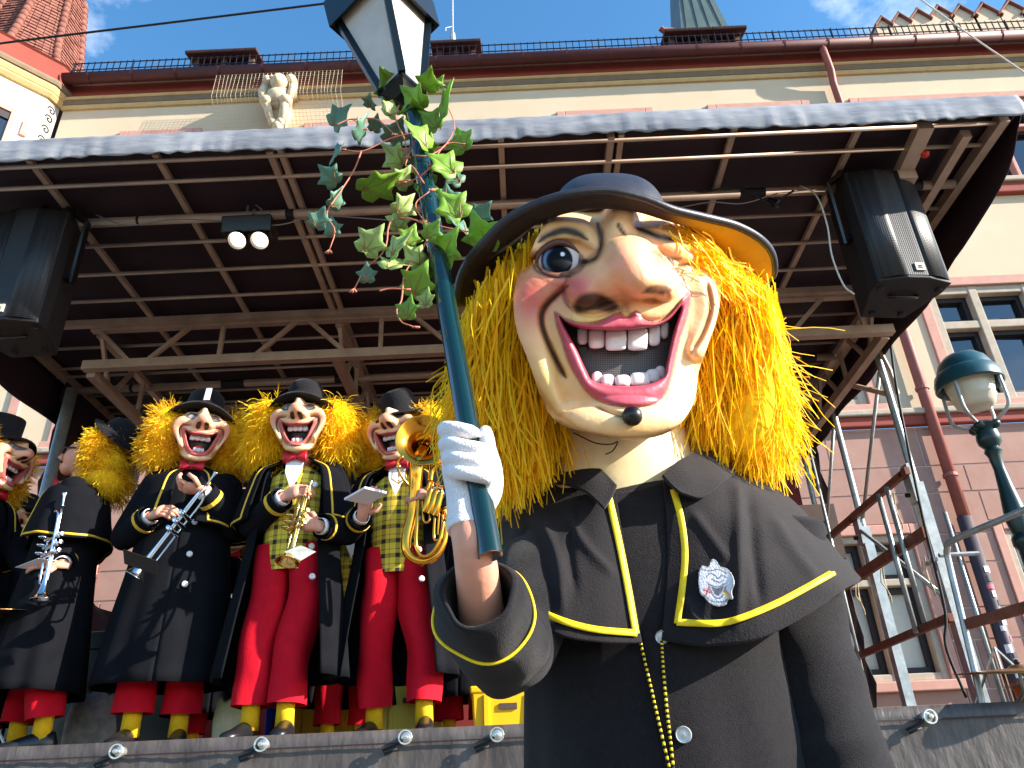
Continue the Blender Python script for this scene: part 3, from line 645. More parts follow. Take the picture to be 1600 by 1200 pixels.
# ------------------------------------------------------------------ the big masked figure in front
hero = thing('person', 'big grinning mask with yellow hair and hat, black coat, raising a lamp post', 'person', (.24, 1.45, 0))
UX, UY = 955., 520.
TILT, TURN = math.radians(17), math.radians(8)
W0 = 1.50; SC = W0/LENS_PX
HC = CAM+ray(UX, UY)*W0; HT = -unit(ray(UX, UY))
def hf(X, Y, Z):                      # mask drawing (photo pixels, y down, relief towards the viewer) -> world
    X, Y, Z = np.broadcast_arrays(np.asarray(X, float), np.asarray(Y, float), np.asarray(Z, float))
    w = W0+SC*((UY-Y)*math.tan(TILT)+(X-UX)*math.tan(TURN))      # the mask stands more upright than the line of sight and turns a little to the right
    return CAM+(w-SC*Z*.95)[..., None]*(FWD+RGT*((X-800)/LENS_PX)[..., None]+UPV*((600-Y)/LENS_PX)[..., None])
LIP = [(867,488),(887,500),(908,505),(933,504),(950,496),(966,489),(979,496),(994,487),(1008,500),(1029,503),(1046,492),(1062,473),(1076,456),(1079,466),(1074,493),(1063,527),(1055,560),(1049,589),(1041,612),(1027,629),(1000,635),(967,634),(937,626),(917,611),(900,586),(887,560),(878,531),(870,506)]
MOU = [(874,494),(886,504),(902,511),(933,515),(967,516),(1000,513),(1029,508),(1047,498),(1064,480),(1056,508),(1049,535),(1042,568),(1037,588),(1012,601),(983,604),(950,602),(925,595),(914,577),(902,549),(889,525)]
HERO = dict(
 outline=[(838,372),(826,400),(810,428),(803,460),(803,490),(809,522),(824,560),(838,600),(848,630),(866,655),(896,671),(940,682),(985,687),(1030,681),(1062,663),(1085,626),(1092,580),(1106,540),(1122,490),(1126,440),(1112,395),(1080,352),(1030,330),(960,325),(890,332),(855,348)],
 centre=(955, 505), round=125, depth=92, k=6.5, u=1.0, tiltx=-.03, base=(252, 198, 142), lipcol=(192, 80, 96), lipin=(150, 46, 62), liph=11, hole=46, lip=LIP, mouth=MOU,
 forms=[('tube', [(972,340),(966,372),(962,400)], [18,22,28], [88,96,104], 16),                 # bridge
  ('ell', 986, 410, 47, 43, 24, 92, 76), ('ell', 1000, 431, 48, 36, 10, 92, 76), ('ell', 957, 426, 50, 40, -25, 88, 54), # tip and body
  ('ell', 914, 450, 33, 33, -20, 84, 50), ('ell', 1036, 447, 26, 25, 12, 82, 46),                   # wings
  ('tube', [(880,436),(848,448),(828,480),(835,530),(852,585),(876,640)], [22,34,34,27,20,10], [62,62,58,60,56,46], 26),   # left cheek roll
  ('tube', [(1070,428),(1096,450),(1100,500),(1088,545)], [16,24,24,16], [50,50,44,48], 20),        # right cheek roll
  ('tube', [(838,384),(862,362),(905,362),(930,380)], [12,15,15,11], [76,80,82,84], 12),            # left brow shelf
  ('tube', [(990,368),(1030,372),(1075,398)], [14,18,14], [80,78,62], 14),                          # right brow shelf
  ('tube', [(842,420),(872,437),(908,430)], 9, [70,74,80], 9),                                      # lower lid
  ('ell', 978, 652, 88, 34, 0, 66, 26), ('tube', [(890,640),(930,662),(985,668),(1040,656)], 16, 62, 14),   # chin and jowl
  ('tube', [(905,497),(938,488),(966,480)], 12, 88, 9), ('tube', [(992,480),(1025,486),(1058,462)], 12, 86, 9)],
 creases=[([(888,445),(852,478),(846,505),(858,540),(875,575),(886,592)], 4.5, 13), ([(934,349),(940,378),(930,404),(908,410)], 3.6, 9), ([(964,348),(976,368)], 3, 7),
  ([(898,484),(920,492),(945,489),(968,478)], 4, 8), ([(1004,466),(1030,470),(1048,460)], 4, 7), ([(1050,418),(1078,412),(1092,418)], 2.5, 6), ([(1055,430),(1080,424),(1098,430)], 2.5, 6),
  ([(1104,440),(1110,480),(1098,520),(1080,550)], 4, 9), ([(930,634),(965,648),(985,652)], 4, 6), ([(966,483),(968,492)], 4, 5)],
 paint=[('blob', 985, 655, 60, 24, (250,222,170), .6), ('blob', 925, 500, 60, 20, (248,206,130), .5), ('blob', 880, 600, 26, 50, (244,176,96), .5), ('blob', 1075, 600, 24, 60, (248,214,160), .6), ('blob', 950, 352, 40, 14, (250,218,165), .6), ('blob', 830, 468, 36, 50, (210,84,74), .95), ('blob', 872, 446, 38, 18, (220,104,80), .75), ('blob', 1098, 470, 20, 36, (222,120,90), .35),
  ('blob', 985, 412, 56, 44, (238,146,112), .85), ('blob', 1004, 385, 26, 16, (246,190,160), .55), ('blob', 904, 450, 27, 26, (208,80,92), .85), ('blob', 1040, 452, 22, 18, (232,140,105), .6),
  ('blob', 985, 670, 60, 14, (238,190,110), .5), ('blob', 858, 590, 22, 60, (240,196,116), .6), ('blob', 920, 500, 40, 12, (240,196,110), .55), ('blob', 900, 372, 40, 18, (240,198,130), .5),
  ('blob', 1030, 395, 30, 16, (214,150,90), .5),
  ('poly', [(893,480),(906,462),(930,457),(950,465),(968,477),(956,488),(930,486),(905,489)], 5, (58,30,24), .95), ('poly', [(1002,458),(1018,446),(1042,446),(1050,455),(1030,460)], 3, (92,54,34), .9), ('blob', 975, 480, 8, 8, (100,56,30), .7),
  ('line', [(944,380),(922,402),(898,420),(884,440),(884,466),(894,486)], 4, (150,70,60), .4),
  ('line', [(1005,438),(1000,424),(994,408)], 2.2, (196,104,80), .5),
  ('poly', [(836,406),(848,386),(872,380),(896,388),(914,404),(908,424),(885,433),(856,430)], 3, (96,56,44), .75),
  ('line', [(842,378),(856,368),(880,360),(900,363),(917,374)], 6.2, (20,14,14), 1.), ('line', [(860,366),(880,361),(905,367)], 4.5, (20,14,14), .9),
  ('line', [(994,356),(1010,362),(1030,370),(1056,376)], 6.5, (20,14,14), 1.),
  ('line', [(934,349),(940,378),(932,402),(914,410),(898,404)], 4.6, (34,18,16), 1.), ('line', [(964,347),(969,358),(977,368)], 2.8, (52,28,20), .9),
  ('line', [(840,392),(834,410),(840,424),(862,432),(892,432)], 2.8, (50,26,22), .85),
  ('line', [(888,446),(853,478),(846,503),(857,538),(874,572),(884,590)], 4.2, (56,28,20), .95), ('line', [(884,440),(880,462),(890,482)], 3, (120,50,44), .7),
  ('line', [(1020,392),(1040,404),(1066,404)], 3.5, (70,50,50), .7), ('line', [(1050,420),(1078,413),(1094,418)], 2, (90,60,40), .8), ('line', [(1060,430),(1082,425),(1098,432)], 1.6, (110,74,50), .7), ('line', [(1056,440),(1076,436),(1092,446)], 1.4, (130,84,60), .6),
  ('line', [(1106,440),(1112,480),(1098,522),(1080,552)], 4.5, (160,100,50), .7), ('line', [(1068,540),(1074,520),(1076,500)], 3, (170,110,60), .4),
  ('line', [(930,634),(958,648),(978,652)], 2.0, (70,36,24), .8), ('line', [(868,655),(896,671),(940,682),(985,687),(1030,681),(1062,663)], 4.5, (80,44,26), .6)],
)
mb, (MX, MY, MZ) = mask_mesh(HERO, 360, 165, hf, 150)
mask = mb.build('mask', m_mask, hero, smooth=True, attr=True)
def tooth(poly, z0, dz, name='tooth', frame=hf, par=None, m=None, scale=1.):
    c = np.mean(poly, axis=0); out = cpoly(poly, 20); rings = []; cs = []
    for s, h in ((1.0, -.6), (1.0, .1), (.93, .6), (.75, .86), (.4, .98), (.02, 1.)):
        rings.append(frame(c[0]+(out[:, 0]-c[0])*s, c[1]+(out[:, 1]-c[1])*s, z0+dz*h))
    return MB().loft(rings, cap=False).build(name, m or m_tooth, par, smooth=True)
def zup(u):                            # arch of the tooth rows
    return 66-((u-972)/58)**2*16
for x0, x1, y0, y1 in ((901,919,512,538),(919,945,515,544),(945.5,979,516,547),(980,1012,513,547),(1012.5,1032,509,540),(1031,1045,501,529)):
    r = 4; tooth([(x0+1,y0),(x0+.5,y1-r-2),(x0+r,y1),((x0+x1)/2,y1+.8),(x1-r,y1-.6),(x1-.5,y1-r-2),(x1-1,y0),((x0+x1)/2,y0-1.5)], zup((x0+x1)/2), 9, par=mask)
for x0, x1, y0, y1 in ((924,941,581,599),(938.5,960,585,603),(960.5,985,586,603),(984.5,1016,582,602),(1009,1032,577,597),(1023,1040,572,592)):
    r = 4; tooth([(x0+r,y0+.6),((x0+x1)/2,y0-.6),(x1-r,y0+.4),(x1,y0+r+2),(x1-1.5,y1),((x0+x1)/2,y1+1),(x0+1.5,y1),(x0,y0+r+2)], zup((x0+x1)/2)-4, 8, par=mask)
# gauze behind the teeth
gx, gy = np.meshgrid(np.linspace(868, 1068, 40), np.linspace(496, 612, 30)); gz = 52-((gx-972)/60)**2*10
sb = MB().grid(hf(gx, gy, gz)); so = sb.build('mouth_gauze', m_screen, mask, smooth=True)
uv = so.data.uv_layers.new(name='UVMap'); vi = np.zeros(len(so.data.loops), int); so.data.loops.foreach_get('vertex_index', vi)
uv.data.foreach_set('uv', (np.c_[gx.ravel(), gy.ravel()]*SC)[vi].ravel())
# eye: a bulging painted ball, with lids
n1, n2 = 40, 48; rr = np.linspace(.001, 1, n1)[:, None]; aa = np.linspace(0, 2*math.pi, n2, endpoint=False)[None]
EX, EY = 875+rr*34*np.cos(aa), 407+rr*(np.where(np.sin(aa) < 0, 25, 23))*np.sin(aa); EZ = 72+22*np.sqrt(np.clip(1-(rr*.93)**2, 0, 1))+0*aa
ec = np.broadcast_to(lin((222, 208, 206)), EX.shape+(3,)).copy()
def em(w, col): 
    global ec
    ec = ec*(1-w[..., None])+lin(col)*w[..., None]
em(.6*sstep(20, 34, np.hypot(EX-880, EY-407)), (206, 130, 130)); di = np.hypot(EX-870, (EY-407))
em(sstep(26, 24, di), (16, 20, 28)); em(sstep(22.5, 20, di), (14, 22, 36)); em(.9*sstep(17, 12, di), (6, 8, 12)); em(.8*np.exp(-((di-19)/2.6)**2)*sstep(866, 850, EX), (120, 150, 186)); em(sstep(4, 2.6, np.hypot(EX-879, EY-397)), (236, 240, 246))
MB().loft([hf(EX[i], EY[i], EZ[i]) for i in range(n1)], cap=False, c=ec.reshape(-1, 3)).build('eye', m_eye, mask, smooth=True, attr=True)
m_lid = mat('lid_paint', (92, 56, 46), .5)
for pts, r in (([(837,412),(843,395),(858,383),(875,379),(893,385),(909,402)], 5.5), ([(838,414),(850,427),(872,433),(893,430),(909,414)], 4.2)):
    q = cr1(np.array(pts, float), 24); MB().tube(hf(q[:, 0], q[:, 1], 78+0*q[:, 0]+10*np.sin(np.linspace(0, math.pi, 24))), SC*r*np.sin(np.linspace(.25, math.pi-.25, 24)), 8).build('eyelid', m_lid, mask, smooth=True)
MB().ball(hf(988, 650, 100), SC*14.5, 20).build('black_wart', m_black, mask, smooth=True)
# neck of the mask
nk = []
for y, xl, xr, z in ((640, 880, 1066, -40), (675, 874, 1072, -30), (700, 875, 1078, -22), (730, 872, 1086, -14), (765, 866, 1094, -10), (800, 850, 1110, -6)):
    c = (xl+xr)/2; a = np.linspace(0, 2*math.pi, 40, endpoint=False); nk.append(hf(c+(xr-xl)/2*np.cos(a), y+0*a, z-70-max(0, y-680)*.35+76*np.sin(a)))
m_neck = mat('painted_neck', (244, 220, 172), .5, var=.1, vscale=20, bump=.1, bscale=30, spec=.35)
MB().loft(nk, cap=False).build('mask_neck', m_neck, hero, smooth=True)
q = cr1(np.array([(896,676),(930,692),(955,694),(965,690),(958,704),(946,710)], float), 20)
MB().tube(hf(q[:, 0], q[:, 1], -18+0*q[:, 0]+np.linspace(30, 18, 20)), .0012, 5).build('loose_thread', m_felt, hero)
# back of the head, hidden below wig and hat
MB().ball(hf(960, 480, -130), (SC*150, SC*165, SC*150), 24, ax=np.array([RGT, UPV, HT])).build('mask_shell', m_neck, hero, smooth=True)

# hat: domed crown and a wide drooping brim
BR = [(712,478,-70),(722,430,0),(748,392,55),(790,350,95),(835,325,122),(885,309,140),(945,303,146),(1000,313,142),(1050,332,128),(1100,344,104),(1150,357,70),(1188,378,30),(1207,404,-15),(1206,436,-70),(1170,440,-190),(1090,380,-300),(960,340,-345),(830,390,-310),(735,470,-190)]
INN = [(800,398,-60),(812,376,-20),(828,358,20),(850,344,48),(880,334,66),(915,328,76),(955,326,80),(995,330,78),(1030,338,66),(1062,350,48),(1085,364,20),(1100,384,-15),(1106,404,-50),(1100,410,-100),(1070,380,-170),(1020,352,-215),(950,340,-235),(880,352,-210),(815,395,-140)]
n = 160; bo, bi = cpoly(BR, n), cpoly(INN, n)
G = []
for t in np.linspace(0, 1, 16):
    p = bi+(bo-bi)*t; p = p.copy(); p[:, 1] += 9*np.sin(math.pi*t)*1.0; G.append(hf(p[:, 0], p[:, 1], p[:, 2]))
m_hatpaint = mat('hat_black_paint', (40, 37, 42), .42, var=.35, vscale=8, bump=.35, bscale=12, spec=.5)
m_under = mat('bounce_tinted_underside', (255, 255, 255), .7, attr='Col', var=.18, vscale=8, bump=.2, bscale=30)
hat = MB(); brim_top = [g-UPV*0 for g in G]
up_dir = unit(UPV*.9+HT*-.3)
hat.loft([g+up_dir*.012 for g in G[::-1]], cap=False)
hc = np.array([(950, 326, -78)]); cr_ = []
for t in np.linspace(0, 1, 14):
    s = math.cos(t*math.pi/2)**.62; p = hc+(bi-hc)*s*[.60, .8, .8]; p = p.copy(); p[:, 1] = 328+(p[:, 1]-333)*(1-t)*.5-50*math.sin(t*math.pi/2); cr_.append(hf(p[:, 0], p[:, 1], p[:, 2]-20*t)+up_dir*.012)
hat.loft(cr_, cap=False)
hato = hat.build('hat', m_hatpaint, hero, smooth=True)
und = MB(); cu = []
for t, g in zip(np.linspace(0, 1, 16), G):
    xx = bi[:, 0]+(bo[:, 0]-bi[:, 0])*t; w = sstep(1035, 1100, xx)[:, None]*sstep(.02, .2, np.full_like(xx, t))[:, None]; cu.append(lin((42, 30, 26))*(1-w)+lin((206, 160, 34))*w)  # dark brim underside; amber on the right is painted-in bounce from the sunlit wig
und.loft(G, cap=False, c=np.concatenate(cu)).build('bounce_tinted_underside', m_under, hato, smooth=True, attr=True)
rp = hf(bo[:, 0], bo[:, 1], bo[:, 2])+up_dir*.006; MB().tube(rp, .0085, 8, closed=True).build('brim_edge', m_hatpaint, hato, smooth=True)
rp = np.array(cr_[0])*1.0; MB().tube(rp-up_dir*.002, .006, 6, closed=True).build('hat_band', m_felt, hato, smooth=True)

# wig of yellow raffia: thousands of loose strands on an inner pad
def strands(b, P, w, col, tw):         # n strands of m points as thin twisted ribbons
    n, m = P.shape[:2]; T = np.gradient(P, axis=1); T /= np.linalg.norm(T, axis=-1, keepdims=True)+1e-9
    ref = np.stack([np.cos(tw), np.sin(tw), np.full(n, .3)], 1)[:, None]; n0 = np.cross(T, np.broadcast_to(ref, T.shape)); n0 /= np.linalg.norm(n0, axis=-1, keepdims=True)+1e-9
    ww = w[:, None, None]*np.linspace(1, .55, m)[None, :, None]; V = np.stack([P-n0*ww, P+n0*ww], 2).reshape(-1, 3)
    q = (np.arange(n)*2*m)[:, None]+2*np.arange(m-1)[None]; F = np.stack([q, q+1, q+3, q+2], -1).reshape(-1, 4)
    b.add(V, F.tolist(), c=np.repeat(col, 2*m, axis=0))
rg = np.random.RandomState(5)
wig = MB()
def side(roots, ends, n, zr, zb, curl, out, jit=20):
    R, E = np.array(roots, float), np.array(ends, float); m = 12
    t = rg.rand(n); lay = rg.rand(n)**1.2; te = np.clip(t+rg.normal(size=n)*.07, 0, 1)
    r = np.stack([np.interp(t, np.linspace(0, 1, len(R)), R[:, k]) for k in range(2)], 1); e = np.stack([np.interp(te, np.linspace(0, 1, len(E)), E[:, k]) for k in range(2)], 1)
    z0 = zr[0]+(zr[1]-zr[0])*lay+rg.normal(size=n)*8; z1 = zb[0]+(zb[1]-zb[0])*lay+rg.normal(size=n)*14
    L = .45+.55*rg.rand(n)**.5; L0 = .5*rg.rand(n)*(rg.rand(n) < .65); u = np.linspace(0, 1, m)[None]
    s = L0[:, None]+(L-L0)[:, None]*u; P = r[:, None]+(e-r)[:, None]*s[..., None]+rg.normal(size=(n, 1, 2))*7
    N = lambda k=1.: rg.normal(size=(n, 1))*k
    ph = lambda: rg.rand(n, 1)*6.3
    P[..., 0] += out*np.sin(s*math.pi*.8)*(1-t*.3)[:, None]+N(7)*s
    a, f = rg.uniform(2, curl, (n, 1)), rg.uniform(3, 13, (n, 1)); P[..., 0] += a*np.sin(s*f+ph()); P[..., 1] += a*.5*np.cos(s*f*1.3+ph())
    P[..., 0] += N(18)*u**2; P[..., 1] += N(10)*u**2
    stray = (rg.rand(n, 1, 1) < .3)*rg.normal(size=(n, 1, 2))*jit; P += stray*(u**2.5)[..., None]
    Z = z0[:, None]+(z1-z0)[:, None]*s+N(6)+a*.9*np.sin(s*f*.9+ph())
    v = rg.rand(n, 1); col = lin((255, 228, 36))*(1-v)+lin((255, 192, 10))*v
    strands(wig, hf(P[..., 0], P[..., 1], Z), rg.uniform(.0011, .0026, n), col, rg.rand(n)*6.3)
# roots follow the underside of the brim; the ends the lower outline of each side
side([(862,362),(835,385),(800,410),(765,450),(745,490)], [(878,742),(845,770),(800,800),(770,790),(722,720)], 4000, (50, -190), (-10, -150), 18, -18, 20)
side([(830,392),(790,430),(750,490)], [(822,640),(765,720),(716,640)], 1200, (20, -160), (0, -150), 14, -6, 14)
side([(1060,362),(1092,378),(1130,398),(1165,430),(1190,455)], [(1092,706),(1125,738),(1160,752),(1195,752),(1214,715)], 4200, (4, -200), (-70, -190), 16, 14, 30)
side([(1085,400),(1130,420),(1180,450)], [(1098,640),(1155,700),(1214,640)], 1500, (-10, -170), (-70, -170), 20, 10, 40)
side([(1030,352),(1060,356),(1100,372)], [(1100,430),(1140,470),(1190,480)], 240, (84, 20), (40, -20), 10, 8)
wigo = wig.build('wig', m_straw, hero, attr=True, kind='stuff')
m_pad = mat('wig_pad', (250, 196, 14), .9, var=.25, vscale=60)
for pts in ([(815,420,-90,62),(790,520,-80,76),(790,620,-70,80),(806,700,-80,66),(822,760,-90,44)], [(1130,420,-100,58),(1160,500,-100,72),(1168,600,-95,76),(1164,670,-95,70),(1156,715,-100,48)]):
    q = cr1(np.array(pts, float), 24); P = hf(q[:, 0], q[:, 1], q[:, 2]); MB().tube(P, SC*q[:, 3]*.8, 18, flat=1.).build('wig_pad', m_pad, hero, smooth=True)
# ------------------------------------------------------------------ the figure's clothes
m_coat = mat('black_wool_coat', (27, 24, 27), .95, var=.35, vscale=120, bump=.5, bscale=620, spec=.15, sheen=.12)
m_cape = mat('black_twill_cape', (27, 23, 26), .85, var=.2, vscale=30, bump=.25, bscale=300, spec=.2, sheen=.1)
m_trim = mat('yellow_ribbon', (240, 206, 24), .5, var=.12, vscale=60, spec=.4)
m_skin = mat('skin', (214, 150, 124), .55, var=.08, vscale=30, sss=.1, bump=.08, bscale=120)
m_glove = mat('white_cotton_glove', (226, 222, 224), .9, var=.08, vscale=30, bump=.5, bscale=320, sheen=.3)
m_button = mat('pewter_button', (190, 190, 190), .4, .5)
def projpx(P):
    v = np.asarray(P)-CAM; w = v@FWD; return np.stack([800+LENS_PX*(v@RGT)/w, 600-LENS_PX*(v@UPV)/w], -1)
def on_surf(pts, G, lift=.003):       # lay photo-space points onto a cloth surface already built in 3-D
    P = G.reshape(-1, 3); Q = projpx(P); w = (P-CAM)@FWD; out = []
    for p in np.asarray(pts, float).reshape(-1, 2):
        d2 = ((Q-p)**2).sum(1); i = np.argpartition(d2, 6)[:6]; k = 1/(d2[i]+.5); ww = (w[i]*k).sum()/k.sum(); out.append(CAM+ray(*p)*(ww-lift))
    return np.array(out).reshape(np.asarray(pts).shape[:-1]+(3,))
def smooth_lift(P, k=3):
    P = P.copy()
    for _ in range(k): P[1:-1] = (P[:-2]+P[2:]+2*P[1:-1])/4
    return P
def ribbon(line, width, G, n=120, lift=.0045):
    q = cr1(np.array(line, float), n); t = np.gradient(q, axis=0); t /= np.linalg.norm(t, axis=1, keepdims=True)+1e-9; nn = np.c_[-t[:, 1], t[:, 0]]
    a, b, c = (smooth_lift(on_surf(q+nn*o, G, lift)) for o in (-width/2, 0, width/2))
    return np.stack([a, b, c], 1)
def cloth(ctrl, nu, nv, amp, sc_, seed, folds=()):
    G = patch([[at(*p) for p in row] for row in ctrl], nu, nv); N = normals(G); N = np.where(((CAM-G)*N).sum(-1, keepdims=True) < 0, -N, N)
    h = wob(G, amp, sc_, seed); Q = projpx(G)
    for pts, w, a in folds:
        d, par = seg_dist(Q[..., 0], Q[..., 1], cr1(np.array(pts, float), 20)); h = h+a*np.exp(-(d/w)**2)*np.clip(np.minimum(par, 1-par)*5+.2, 0, 1)
    return G+N*h[..., None]
GL = cloth([[(962,768,1.36),(935,752,1.37),(905,742,1.40),(878,737,1.46),(880,728,1.54),(920,715,1.62)],
 [(973,840,1.345),(925,820,1.34),(870,800,1.37),(820,778,1.44),(806,768,1.55),(880,750,1.68)],
 [(988,920,1.33),(925,905,1.31),(855,885,1.32),(797,845,1.40),(779,815,1.55),(870,790,1.72)],
 [(1003,1005,1.315),(930,1002,1.29),(860,984,1.29),(806,928,1.36),(778,880,1.54),(860,850,1.75)]], 110, 150, .0022, 26, 3,
 [([(840,800),(870,870),(880,960)], 9, .007), ([(905,790),(890,850),(900,930)], 7, -.005), ([(880,800),(920,860),(960,900)], 8, .005), ([(820,810),(835,880),(850,960)], 8, -.006)])
GR = cloth([[(1037,748,1.36),(1060,728,1.37),(1085,716,1.40),(1112,714,1.46),(1110,712,1.54),(1060,705,1.62)],
 [(1042,830,1.345),(1090,810,1.34),(1140,790,1.36),(1205,778,1.43),(1222,772,1.54),(1110,750,1.68)],
 [(1041,910,1.33),(1105,905,1.31),(1180,880,1.31),(1258,845,1.38),(1275,830,1.53),(1130,790,1.72)],
 [(1034,1000,1.315),(1110,1008,1.29),(1205,990,1.28),(1320,920,1.34),(1328,896,1.5),(1150,850,1.75)]], 110, 150, .0022, 26, 5,
 [([(1148,745),(1152,800),(1155,900),(1150,980)], 9, .008), ([(1170,770),(1178,850),(1190,950)], 9, -.007), ([(1080,800),(1110,840),(1140,880)], 9, .005), ([(1070,930),(1090,970),(1130,985)], 7, .005), ([(1200,800),(1240,860),(1280,910)], 10, .005)])
cape = MB().grid(GL).grid(GR[:, ::-1]).build('cape', m_cape, hero, smooth=True, thick=.004)
for line, G in (([(951,775),(966,840),(980,910),(994,990)], GL), ([(996,989),(930,983),(880,970),(840,952),(816,932),(800,906),(796,893)], GL),
                ([(1052,764),(1064,810),(1070,860),(1067,910),(1058,974)], GR), ([(1057,972),(1110,974),(1150,968),(1210,944),(1260,918),(1304,893)], GR)):
    MB().grid(ribbon(line, 10.5, G)).build('ribbon_trim', m_trim, cape, smooth=True, thick=.0012)
GB = cloth([[(950,775,1.375),(1000,764,1.368),(1045,752,1.368)], [(962,820,1.368),(1003,826,1.36),(1044,826,1.36)], [(970,868,1.362),(1006,885,1.354),(1043,894,1.354)]], 30, 30, .002, 30, 8)
MB().grid(GB).build('bib', m_cape, hero, smooth=True, thick=.004)
for ct, sd in (([[(846,742,1.47),(878,722,1.43),(925,727,1.375),(964,760,1.345)], [(840,752,1.455),(874,741,1.405),(921,749,1.355),(956,778,1.337)], [(836,764,1.44),(872,758,1.39),(914,770,1.343),(944,797,1.33)]], 1),
               ([[(1034,746,1.345),(1063,720,1.375),(1100,705,1.43),(1144,722,1.48)], [(1047,760,1.335),(1078,748,1.352),(1113,736,1.395),(1146,732,1.455)], [(1062,772,1.328),(1095,779,1.338),(1128,757,1.375),(1148,742,1.43)]], 2)):
    MB().grid(cloth(ct, 26, 40, .0015, 40, sd)).build('collar', m_cape, hero, smooth=True, thick=.005)
# embroidered mask patch on the right panel
gx, gy = np.meshgrid(np.linspace(1086, 1152, 90), np.linspace(872, 952, 100))
PO = [(1092,893),(1097,884),(1106,886),(1112,875),(1119,876),(1126,886),(1136,889),(1145,899),(1148,912),(1144,925),(1146,936),(1138,938),(1134,946),(1120,948),(1108,943),(1100,934),(1094,928),(1091,912)]
sd_ = sdist(gx, gy, cpoly(PO, 80)); pc = np.broadcast_to(lin((226, 226, 230)), gx.shape+(3,)).copy()
def pm(w, col):
    global pc
    pc = pc*(1-w[..., None])+lin(col)*w[..., None]
pm(.5*np.exp(-((sd_-1.2)/1.2)**2), (70, 80, 96))
stip = np.random.RandomState(3).rand(*gx.shape); pm((stip > .72)*.5*((np.hypot((gx-1119)/16, (gy-912)/24) > 1)), (110, 116, 128))
for pts, w in (([(1097,890),(1108,893),(1122,891),(1136,897)], 1.2), ([(1104,902),(1110,897),(1117,900),(1122,905),(1128,900),(1135,903)], 1.2), ([(1112,906),(1118,909),(1124,911),(1130,908)], 1.2), ([(1106,911),(1110,922),(1114,931),(1122,936),(1130,930),(1134,918)], 1.4), ([(1108,914),(1120,918),(1132,913)], 1.1), ([(1100,930),(1112,940),(1130,941),(1140,934)], 1.1)):
    d, _ = seg_dist(gx, gy, cr1(np.array(pts, float), 30)); pm(.85*np.exp(-(d/w)**2), (60, 66, 84))
pm(sstep(-1, 1, sdist(gx, gy, cpoly([(1111,916),(1120,920),(1130,916),(1127,927),(1122,932),(1116,928)], 30)))*.9, (70, 72, 92))
for a, b in (([(1100,922),(1109,927)]), ([(1108,918),(1103,931)])):
    d, _ = seg_dist(gx, gy, [a, b]); pm(np.exp(-(d/1.5)**2), (190, 40, 40))
d, _ = seg_dist(gx, gy, [(1133, 923), (1140, 931)]); pm(np.exp(-(d/2.2)**2), (226, 130, 40)); d, _ = seg_dist(gx, gy, [(1131, 927), (1138, 935)]); pm(np.exp(-(d/1.6)**2), (236, 200, 60))
e = MB(); PP = on_surf(np.stack([gx, gy], -1), GR, .0065); ii = -np.ones(gx.shape, int); keep = sd_ > 0; ii[keep] = np.arange(keep.sum())
fc = [(ii[i, j], ii[i, j+1], ii[i+1, j+1], ii[i+1, j]) for i in range(99) for j in range(89) if min(ii[i, j], ii[i, j+1], ii[i+1, j+1], ii[i+1, j]) >= 0]
e.add(PP[keep], fc, c=pc[keep]).build('embroidered_patch', mat('embroidery', (255, 255, 255), .8, attr='Col', bump=.3, bscale=300), cape, attr=True, smooth=True, thick=.002)
# coat body
cen = at(1035, 1100, 1.49)
rings = []
for z, dx, rx, ry, dy in ((1.55, -.035, .08, .07, .0), (1.53, -.03, .15, .10, 0), (1.47, -.02, .215, .125, 0), (1.36, -.005, .235, .145, 0), (1.24, .0, .235, .155, -.005), (1.12, .0, .24, .165, -.005), (1.0, .005, .252, .18, 0), (.8, .01, .28, .20, 0), (.55, .012, .31, .23, 0), (.40, .012, .325, .24, 0)):
    a = np.linspace(0, 2*math.pi, 120, endpoint=False); fold = 1+(.02*np.sin(a*9+z*3)+.012*np.sin(a*17+1))*np.clip((1.35-z)*1.6, 0, 1)
    rings.append(np.stack([cen[0]+dx+rx*fold*np.cos(a), cen[1]+dy+ry*fold*np.sin(a), np.full(120, z)], 1))
R2 = cr1(np.array(rings), 70); GC = R2.copy()
MB().loft(list(R2), cap=False).build('coat', m_coat, hero, smooth=True, thick=.005)
front = GC[:, 58:122] if False else GC[:, np.r_[60:120, 0]]
GP = np.stack([on_surf(np.stack([np.interp(np.linspace(0, 1, 60), [0, 1], [a0, a1]), np.linspace(985, 1290, 60)], 1), front, l) for a0, a1, l in ((1001, 1056, .001), (1004, 1058, .007), (1020, 1060, .008), (1034, 1062, .007), (1037, 1064, .001))], 1)
MB().grid(smooth_lift(GP, 6)).build('coat_placket', m_coat, hero, smooth=True)
for line in ([(1001,1004),(1016,1070),(1032,1140),(1052,1225),(1062,1280)], [(1033,985),(1036,1040),(1042,1110),(1050,1180),(1058,1280)]):
    q = cr1(np.array(line, float), 130); P = smooth_lift(on_surf(q, front, .0095), 8); b = MB()
    for i in range(0, 128, 2): b.tube([P[i], P[i+1], P[min(i+2, 129)]], .0024, 6, mi=(i//2) % 2)
    b.build('cord_trim', [m_trim, m_felt], hero, smooth=True)
for p, r in (((1068, 1148), .0125), ((1034, 996), .011), ((1074, 1262), .0125)):
    c = on_surf(np.array([p], float), front, .009)[0]; MB().lathe([(r, -.004), (r, .001), (r*.9, .004), (r*.75, .003), (r*.4, .0035), (.0005, .004)], c, -unit(ray(*p)), 24).build('button', m_button, hero, smooth='auto')
